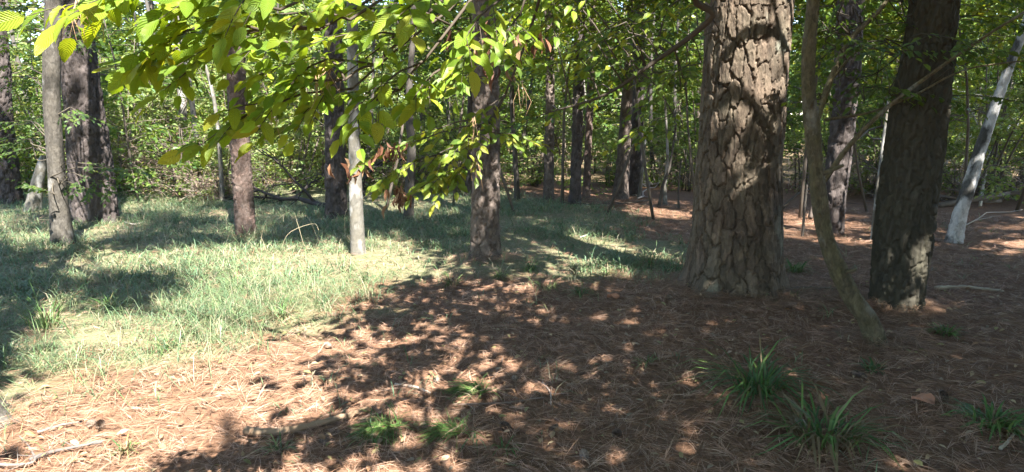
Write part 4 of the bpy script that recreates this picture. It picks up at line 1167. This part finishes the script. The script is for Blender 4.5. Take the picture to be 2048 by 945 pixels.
# boughs between the scaly pine and the massive pine, from a hardwood out of view
host2 = [t for t in TREES if t.get('off')][1]
L_ = []
for k in range(26):
    x_ = rng.uniform(1020, 1400); y_ = rng.uniform(-20, 130) if k < 17 else rng.uniform(110, 270)
    dp = rng.uniform(3.9, 5.0)
    L_.append(((x_ + rng.uniform(40, 90), y_ - rng.uniform(30, 60), dp), (x_ - 30, y_ + rng.uniform(0, 30), dp + rng.normal(0, .25))))
w_, f_ = MB(), MB()
for a_, b_ in L_:
    spray(w_, f_, P3(*a_), P3(*b_), rng, .26, .07, 4, 5, .52, .004, .05, np.vstack([PAL_YEL, GREENS]), True, flat=.45, wcol=(.07, .06, .045))
stem = crom([trunk_at(host2, 4.6), P3(1600, -160, 3.6), P3(1420, 40, 4.3), P3(1300, 130, 4.4), P3(1210, 190, 4.4), P3(1100, 225, 4.4)], 40)
tube(w_, stem, .03, .005, 6, (.08, .065, .05))
for a_, b_ in L_:
    s_ = P3(*a_); q_ = stem[10 + np.argmin(np.linalg.norm(stem[10:] - s_, axis=1))]
    tube(w_, crom([q_, (q_ + s_) / 2 + [0, 0, .04], s_], 5), .006, .004, 4, (.08, .065, .05))
w_.build('branch', M['twig'], host2['root'], True)
f_.build('foliage', M['leaf'], host2['root'], False, 'stuff')
host2['root']['label'] = 'tree reaching a leafy branch in from above, left of the massive pine'

# ------------------------------------------------------------------ dead brush and fallen branches
def limbset(mb, p0, d, L, r, depth, rng, col, kids=5, spreadf=.8, flatz=.4, ns=5):
    n = 6
    t = np.linspace(0, 1, n)[:, None]
    path = p0 + d * L * t + np.cumsum(rng.normal(0, .035 * L, (n, 3)), 0) * np.array([1, 1, flatz]) * (t > 0)
    path[:, 2] = np.maximum(path[:, 2], hgt(path[:, 0], path[:, 1]) + r * .6)
    tube(mb, path, r, r * .3, ns, np.asarray(col) * rng.uniform(.8, 1.2))
    if depth <= 0: return
    for k in range(kids):
        f = rng.uniform(.2, .98)
        q = np.array([np.interp(f * (n - 1), np.arange(n), path[:, a]) for a in range(3)])
        dd = nrm(d + rng.normal(0, spreadf, 3) * np.array([1, 1, flatz]))
        limbset(mb, q, dd, L * rng.uniform(.3, .6), max(.0025, r * .5), depth - 1, rng, col, max(2, kids - 1), spreadf, flatz, 4)
def fallen(name, p0, p1, r, col, label, kids=5, depth=2, lift=.15, flatz=.5, cat='fallen branch', spreadf=.7):
    a = at(*p0) + [0, 0, .03]; b = at(*p1) + [0, 0, lift]
    mb = MB()
    limbset(mb, a, nrm(b - a), np.linalg.norm(b - a), r, depth, rng, col, kids, spreadf, flatz)
    return tag(mb.build(name, M['twig'], None, True), label, cat)
fallen('fallen_branch', (668, 420, ), (500, 404), .06, (.055, .045, .04), 'black forked fallen branch lying left of the dark pine', 7, 3, .55, .9)
fallen('fallen_branch', (700, 405), (800, 372), .05, (.05, .042, .038), 'dark bough slanting up behind the pale grey trunk', 4, 2, .9, .8)
fallen('fallen_branch', (480, 410), (390, 400), .02, (.30, .25, .20), 'pale bare branch lying left of the reddish brown pine', 8, 3, .25, .6)
fallen('fallen_branch', (1300, 404), (1180, 415), .02, (.10, .08, .06), 'thin dark branch lying on straw before the sunlit tapering pine', 3, 1, .05, .2)
fallen('fallen_branch', (1275, 400), (1310, 388), .02, (.36, .31, .27), 'pale twiggy branch at the foot of the thin white dead stem', 5, 2, .3, .8)
fallen('fallen_branch', (1880, 415), (2080, 392), .06, (.16, .13, .105), 'dark brush limb lying behind the leaning white trunk', 8, 3, .5, .8)
fallen('fallen_branch', (2000, 405), (1780, 402), .05, (.15, .12, .10), 'tangled dark limb behind the broad oak', 8, 3, .6, .8)
fallen('fallen_branch', (1930, 400), (1845, 365), .02, (.42, .38, .34), 'bleached dead twigs between the oak and the leaning white trunk', 8, 2, 1.1, .9, spreadf=.5)
fallen('fallen_branch', (1960, 415), (2030, 340), .03, (.40, .36, .31), 'pale broken limb propped right of the leaning white trunk', 3, 1, 1.2, .9)
fallen('fallen_branch', (1915, 470), (2000, 432), .014, (.38, .32, .26), 'thin pale stick pointing up right from the leaning white trunk', 1, 1, .12, .4)
fallen('fallen_branch', (1620, 440), (1790, 395), .045, (.14, .115, .095), 'dark fallen limb behind the curved slender trunk', 6, 3, .9, .8)
fallen('fallen_branch', (1560, 425), (1640, 395), .03, (.11, .09, .07), 'small dark limb right behind the massive pine', 5, 2, .5, .8)
def brush(name, px, py, dist, size, n, L, cols, label, cat='brush'):
    """a tangle of thin dry stems, standing on the ground at dist"""
    x = (px - 1024) / F * dist
    c0 = np.array([x, dist, float(hgt(x, dist))])
    mb = MB()
    for k in range(n):
        p = c0 + rng.normal(0, .5, 3) * np.array([size[0], size[1], 0])
        p[2] = float(hgt(p[0], p[1]))
        l = L * rng.uniform(.4, 1.1)
        d = nrm(np.array([rng.normal(0, .7), rng.normal(0, .5), rng.uniform(.2, 1.2)]))
        d2 = nrm(d + np.array([rng.normal(0, .5), rng.normal(0, .4), -1.0]) * .9)
        p = p + np.array([0, 0, size[2] * rng.random() ** 1.5 * .6])
        pts = np.array([p, p + d * l * .4, p + d * l * .7 + d2 * l * .15, p + d * l * .8 + d2 * l * .5])
        pts[:, 2] = np.maximum(pts[:, 2], c0[2])
        tube(mb, crom(pts, 7), rng.uniform(.004, .010), .002, 3, cols[rng.integers(0, len(cols))] * rng.uniform(.7, 1.2))
    g = empty(name, c0, label, cat)
    mb.build('stems', M['twig'], g, True, 'stuff')
    m = n * 5
    lf = MB()
    ps = c0 + rng.normal(0, .5, (m, 3)) * np.array([size[0], size[1], 0]) + np.array([0, 0, 1.]) * (rng.random(m) ** 1.3 * size[2])[:, None]
    leaves(lf, ps, rng.normal(0, 1, (m, 3)), rng.normal(0, 1, (m, 3)) + [0, 0, 1], rng.uniform(.04, .08, m), np.full(m, .5), leafcol(rng, m, np.array([(.30, .22, .13), (.22, .13, .08), (.14, .18, .06), (.38, .30, .18)])))
    lf.build('dry_leaves', M['leaf_dry'], g, False, 'stuff')
TAN = np.array([(.28, .21, .165), (.22, .16, .125), (.34, .28, .225), (.17, .12, .09)]); GRB = np.array([(.22, .17, .14), (.30, .25, .21), (.15, .11, .09)])
brush('dry_brush', 340, 360, 15.2, (1.1, .8, 1.8), 150, 1.6, TAN, 'big tangle of pinkish tan dry stems around the sunlit pole')
brush('dry_brush', 255, 360, 15.8, (.8, .8, 1.4), 80, 1.4, TAN, 'tan dry tangle just right of the thick dark pine')
brush('dry_brush', 430, 385, 14.4, (1.1, .6, .35), 150, 1.2, TAN, 'low pale twiggy heap left of the reddish brown pine')
brush('dead_thicket', 870, 380, 15.6, (1.3, .7, .9), 170, 1.2, GRB, 'grey brown bare thicket left behind the scaly middle pine')
brush('dead_thicket', 1420, 360, 17.5, (2.4, 1, 1.0), 120, 1.3, GRB, 'bare thicket in deep shade behind the massive pine')
brush('dead_thicket', 1700, 370, 15.5, (1.6, 1, .9), 140, 1.3, GRB, 'brown bare thicket between the curved trunk and broad oak')
brush('dead_thicket', 2000, 370, 14.5, (1.8, 1, 1.0), 140, 1.3, GRB, 'brown bare thicket beyond the leaning white trunk')

# ------------------------------------------------------------------ things on the ground
def grass_clump(px, py, size, n, label, pal, w=.008, arch=.9):
    p = at(px, py)
    mb = MB()
    blades(mb, p[None], n, size * .4, size, w, size * .28, pal, arch * 1.2)
    o = mb.build('grass_clump', M['grass'])
    tag(o, label, 'grass')
GD = np.array([(.075, .15, .04), (.10, .185, .05), (.06, .12, .04), (.13, .20, .055)]); GD = np.vstack([GD, [(.20, .15, .08)]]); GM = np.vstack([GD, [(.26, .25, .11), (.19, .23, .09)]])
for px, py, s, n, lab in [
    (1645, 880, .60, 150, 'large glossy grass clump with broad arching blades at the lower right'), (1515, 785, .46, 120, 'medium glossy grass clump up left of the large one'),
    (1985, 850, .42, 110, 'dim grass clump near the lower right corner'), (1745, 742, .20, 40, 'small thin tuft below the foot of the curved trunk'),
    (1890, 668, .20, 80, 'mossy low tuft right of the foot of the curved trunk'), (1160, 592, .27, 60, 'bright tuft on straw halfway between scaly pine and massive pine'),
    (1098, 580, .24, 45, 'tuft just left of the bright one between the two pines'), (1000, 556, .26, 80, 'dense tuft against the foot of the scaly middle pine'),
    (1062, 540, .24, 60, 'tuft right of the foot of the scaly middle pine'), (905, 572, .24, 55, 'tuft left below the scaly middle pine on the straw edge'),
    (1212, 552, .28, 40, 'upright narrow tuft left of the sunny grass by massive pine'), (1300, 535, .32, 80, 'big sunny tuft just left of the massive pine'),
    (1345, 545, .26, 60, 'sunny tuft touching the left foot of the massive pine'), (1290, 728, .20, 30, 'thin faint tuft on shaded straw below the massive pine'),
    (1590, 545, .26, 50, 'dark tuft right behind the foot of the massive pine'), (745, 880, .16, 30, 'sparse tuft beside the thick fallen stick'), (215, 620, .42, 60, 'tall long bladed clump in sunny grass at the left'),
    (330, 700, .34, 60, 'long bladed clump at the straw edge lower left'), (560, 640, .30, 60, 'blue green clump at the straw edge left of the middle'), (90, 660, .40, 60, 'tall clump beside the trunk shadow at the left edge'),
    (470, 580, .34, 60, 'pale long bladed clump in the middle of the sunny grass'), (1010, 900, .13, 16, 'tiny sprout of grass low in the middle'), (560, 905, .14, 24, 'small weedy sprout below the thick fallen stick'), (250, 905, .14, 40, 'low weedy tuft by the bark covered stick at lower left')]:
    grass_clump(px, py, s, n, lab, GD if px > 1450 else GM, .012 if px > 1450 else .007)

def cone_mesh():
    mb = MB()
    r_ = np.random.default_rng(3)
    n = 90
    k = np.arange(n)
    z = (k + .5) / n
    rad = .5 * np.sin(np.pi * (z ** .8) * .96 + .06) ** .7 * .55
    az = k * 2.39996
    o = np.stack([np.cos(az), np.sin(az), np.zeros(n)], 1); s = np.stack([-np.sin(az), np.cos(az), np.zeros(n)], 1)
    up = np.array([0, 0, 1.0])
    c = o * (rad * .35)[:, None] + up * (z - .08)[:, None]
    tip = o * rad[:, None] + up * (z + .06)[:, None]
    V = np.stack([c - s * .04, c + s * .04, tip + s * .075, tip - s * .075, tip + o * .02 + up * .06], 1).reshape(-1, 3)
    b = k[:, None] * 5
    col = np.array([.16, .115, .085]) * r_.uniform(.6, 1.5, (n, 1))
    mb.add(V, b + np.array([3, 2, 4])[None], b + np.array([0, 1, 2, 3])[None], np.repeat(col, 5, 0))
    tube(mb, [[0, 0, 0], [0, 0, .5], [0, 0, .95]], .12, .03, 8, (.10, .07, .05))
    return mb.mesh('pine_cone', M['cone'])
CM = cone_mesh()
for px, py, s, lab in [(177, 858, .085, 'pine cone lying left of its twin on sunny straw'), (205, 852, .08, 'pine cone lying right of its twin on sunny straw'), (1002, 856, .09, 'pine cone beside the lower green needle sprig'),
                       (1114, 858, .075, 'pine cone standing on shaded straw low in the middle'), (1240, 874, .085, 'pine cone half buried right of the standing one'), (1172, 930, .085, 'pine cone nearest the bottom edge'),
                       (664, 700, .08, 'pine cone in dappled straw left of the middle'), (872, 772, .075, 'pine cone left of the upper green needle sprig'), (1032, 768, .07, 'pine cone right of the upper green needle sprig'),
                       (1702, 752, .09, 'pine cone below the foot of the curved trunk'), (640, 890, .075, 'pale open pine cone below the thick fallen stick'), (1880, 790, .08, 'pine cone beside the orange bark flake'), (1345, 600, .07, 'pine cone left of the massive pine foot')]:
    p = at(px, py)
    o = bpy.data.objects.new('pine_cone', CM); COL.objects.link(o)
    o.location = (p[0], p[1], p[2] + s * .30); o.scale = (s, s, s)
    o.rotation_euler = (math.radians(80 + rng.uniform(-12, 20)), rng.uniform(0, 6), rng.uniform(0, 6.28))
    tag(o, lab, 'pine cone', 'fallen pine cones')

def sprig(px, py, az, L, n, label):
    p = at(px, py)
    g = empty('pine_sprig', p, label, 'pine sprig', 'green pine sprigs on the straw')
    d = np.array([math.cos(az), math.sin(az), 0.05])
    mb = MB()
    base = p + [0, 0, .02]
    tube(mb, crom([base - d * L * .7, base, base + d * L * .5 + [0, 0, .02]], 6), .006, .004, 6, (.22, .12, .07))
    mb.build('twig', M['twig'], g, True)
    nb = MB()
    for k in range(n):
        q = base + d * L * rng.uniform(-.1, .5)
        dd = nrm(d * rng.uniform(.5, 1.2) + np.array([rng.normal(0, .55), rng.normal(0, .55), abs(rng.normal(.02, .12))])) * rng.uniform(.13, .21)
        e = q + dd; e[2] = max(e[2] - .03, float(hgt(e[0], e[1])) + .01)
        tube(nb, [q, q + dd * .55 + [0, 0, .012], e], .0021, .0009, 3, np.array([(.08, .165, .035), (.11, .20, .04), (.06, .125, .03), (.16, .13, .06)][k % 4]) * rng.uniform(.8, 1.2))
    nb.build('needles', M['needle'], g, True, 'stuff')
sprig(968, 792, 2.9, .16, 210, 'green pine needle sprig on straw, uppermost of three')
sprig(795, 862, -2.6, .18, 240, 'green pine needle sprig, leftmost of three, beside the thick stick')
sprig(925, 872, 3.3, .15, 150, 'green pine needle sprig, smallest and lowest of three')

def stick(pts, r0, r1, col, label, name='fallen_stick', kids=0):
    P = [at(a, b) + [0, 0, r0 * .8 + .012] for a, b in pts]
    mb = MB()
    path = crom(P, 22)
    path += rng.normal(0, r0 * .12, path.shape)
    tube(mb, path, r0, r1, 9, col, .10, rng)
    for k in range(kids):
        q = path[int(rng.integers(4, 18))]
        d = nrm(np.array([rng.normal(0, 1), rng.normal(0, 1), .25]))
        tube(mb, [q, q + d * .06, q + d * .13 + rng.normal(0, .02, 3)], r1 * .6, r1 * .25, 5, col)
    tag(mb.build(name, M['grey_stick'] if col[0] > .2 else M['twig'], None, True), label, 'stick')
M['grey_stick'] = bark_mat('grey_stick', (0.22, 0.17, 0.12), 12, (1, 1, 1), 0.5, 0.6)
stick([(490, 872), (560, 874), (640, 858), (735, 828)], .022, .016, (.24, .16, .095), 'thick tan bare stick lying on dappled straw')
stick([(60, 928), (105, 912), (150, 902), (205, 892)], .011, .006, (.12, .105, .095), 'lichen covered grey stick near the lower left corner', kids=2)
stick([(-20, 935), (30, 938), (70, 930), (62, 905), (40, 880)], .008, .004, (.17, .145, .125), 'bleached crooked twig in the lower left corner', kids=2)
stick([(75, 872), (120, 858), (165, 850)], .008, .005, (.18, .155, .14), 'thin grey twig beside the root flare')
stick([(1870, 582), (1930, 580), (2005, 588)], .020, .010, (.38, .33, .24), 'pale peeled stick lying right of the broad oak')
stick([(1560, 582), (1620, 580), (1690, 583)], .012, .008, (.12, .10, .08), 'dark stick lying between massive pine and curved trunk')
stick([(905, 815), (1000, 812), (1090, 800)], .006, .004, (.20, .15, .12), 'slim twig under the uppermost green sprig', kids=2)
stick([(1085, 770), (1100, 790), (1102, 815)], .006, .003, (.32, .27, .24), 'short pale forked twig right of the uppermost green sprig', kids=2)
stick([(790, 775), (830, 780), (860, 792)], .009, .006, (.40, .34, .28), 'short pale stick on straw left of the uppermost sprig')
stick([(985, 765), (1000, 735), (1008, 715)], .005, .003, (.14, .11, .09), 'thin dark upright twig above the uppermost sprig')
stick([(2000, 905), (2015, 890), (2030, 872)], .009, .006, (.40, .34, .24), 'short pale stick at the lower right corner')
stick([(840, 490), (870, 478), (900, 470)], .008, .004, (.16, .12, .09), 'dark twig in the grass left of the scaly middle pine', kids=1)
stick([(1160, 478), (1180, 470), (1195, 455)], .010, .005, (.42, .38, .33), 'pale twig in the grass right of the scaly middle pine')
stick([(250, 448), (270, 452), (290, 446)], .014, .008, (.45, .39, .32), 'pale stick at the foot of the thick dark pine', kids=1)
# arching dry stalks in the grass
for k, (px, py, px2, top) in enumerate([(460, 480, 440, .35), (520, 500, 570, .45), (560, 505, 640, .35), (610, 500, 560, .5), (640, 490, 580, .4), (690, 478, 700, .5)]):
    p = at(px, py); e = at(px2, py) 
    mb = MB()
    tube(mb, crom([p, p * .75 + e * .25 + [0, 0, top * .7], p * .3 + e * .7 + [.05, .1, top], e + [0, 0, top * .8]], 12), .0035, .0015, 4, (.34, .28, .18))
    tag(mb.build('dry_stalk', M['twig'], None, True), place_label('arching dry stalk before the reddish pine and pale grey trunk', k, 6), 'stalk', 'dry stalks in the grass')

# orange bark flakes
def flake(px, py, s, label):
    p = at(px, py)
    mb = MB()
    n = 9
    a = np.linspace(0, 2 * math.pi, n, endpoint=False)
    rr = s * rng.uniform(.6, 1.1, n)
    top = np.stack([np.cos(a) * rr * 1.6, np.sin(a) * rr * .7, .012 + .02 * np.sin(a * 2)], 1)
    V = np.vstack([top, top - [0, 0, .012], [[0, 0, .03]]]) + p + [0, 0, .02]
    t = [[i_, (i_ + 1) % n, 2 * n] for i_ in range(n)]
    q = [[i_, i_ + n, (i_ + 1) % n + n, (i_ + 1) % n] for i_ in range(n)]
    mb.add(V, t, q, np.array([.42, .20, .12]))
    tag(mb.build('bark_flake', M['cone']), label, 'bark')
flake(1845, 806, .07, 'orange pink bark flake on straw at the right')
flake(1225, 598, .04, 'small bark flake left of the massive pine')

# leaf litter
n = 5200
r = rng.uniform(2.0, 13, n); a = rng.uniform(-.85, .85, n); x, y = r * np.sin(a), r * np.cos(a)
k = ~grassy(x, y, 2) | (rng.random(n) < .12)
x, y = x[k], y[k]; n = len(x)
lm = MB()
az = rng.uniform(0, 6.28, n)
pal = np.array([(.34, .24, .13), (.42, .32, .19), (.20, .12, .07), (.26, .15, .08), (.26, .24, .10), (.28, .22, .15), (.16, .10, .06)])
leaves(lm, np.stack([x, y, hgt(x, y) + rng.uniform(.012, .04, n)], 1), np.stack([np.cos(az), np.sin(az), rng.normal(0, .18, n)], 1), np.array([0, 0, 1.]) + rng.normal(0, .35, (n, 3)),
       rng.uniform(.02, .06, n), rng.uniform(.35, .6, n), leafcol(rng, n, pal), True, .1, .2)
tag(lm.build('leaf_litter', M['leaf_dry'], None, False, 'stuff'), 'small dead leaves scattered over the pine straw', 'leaf litter')
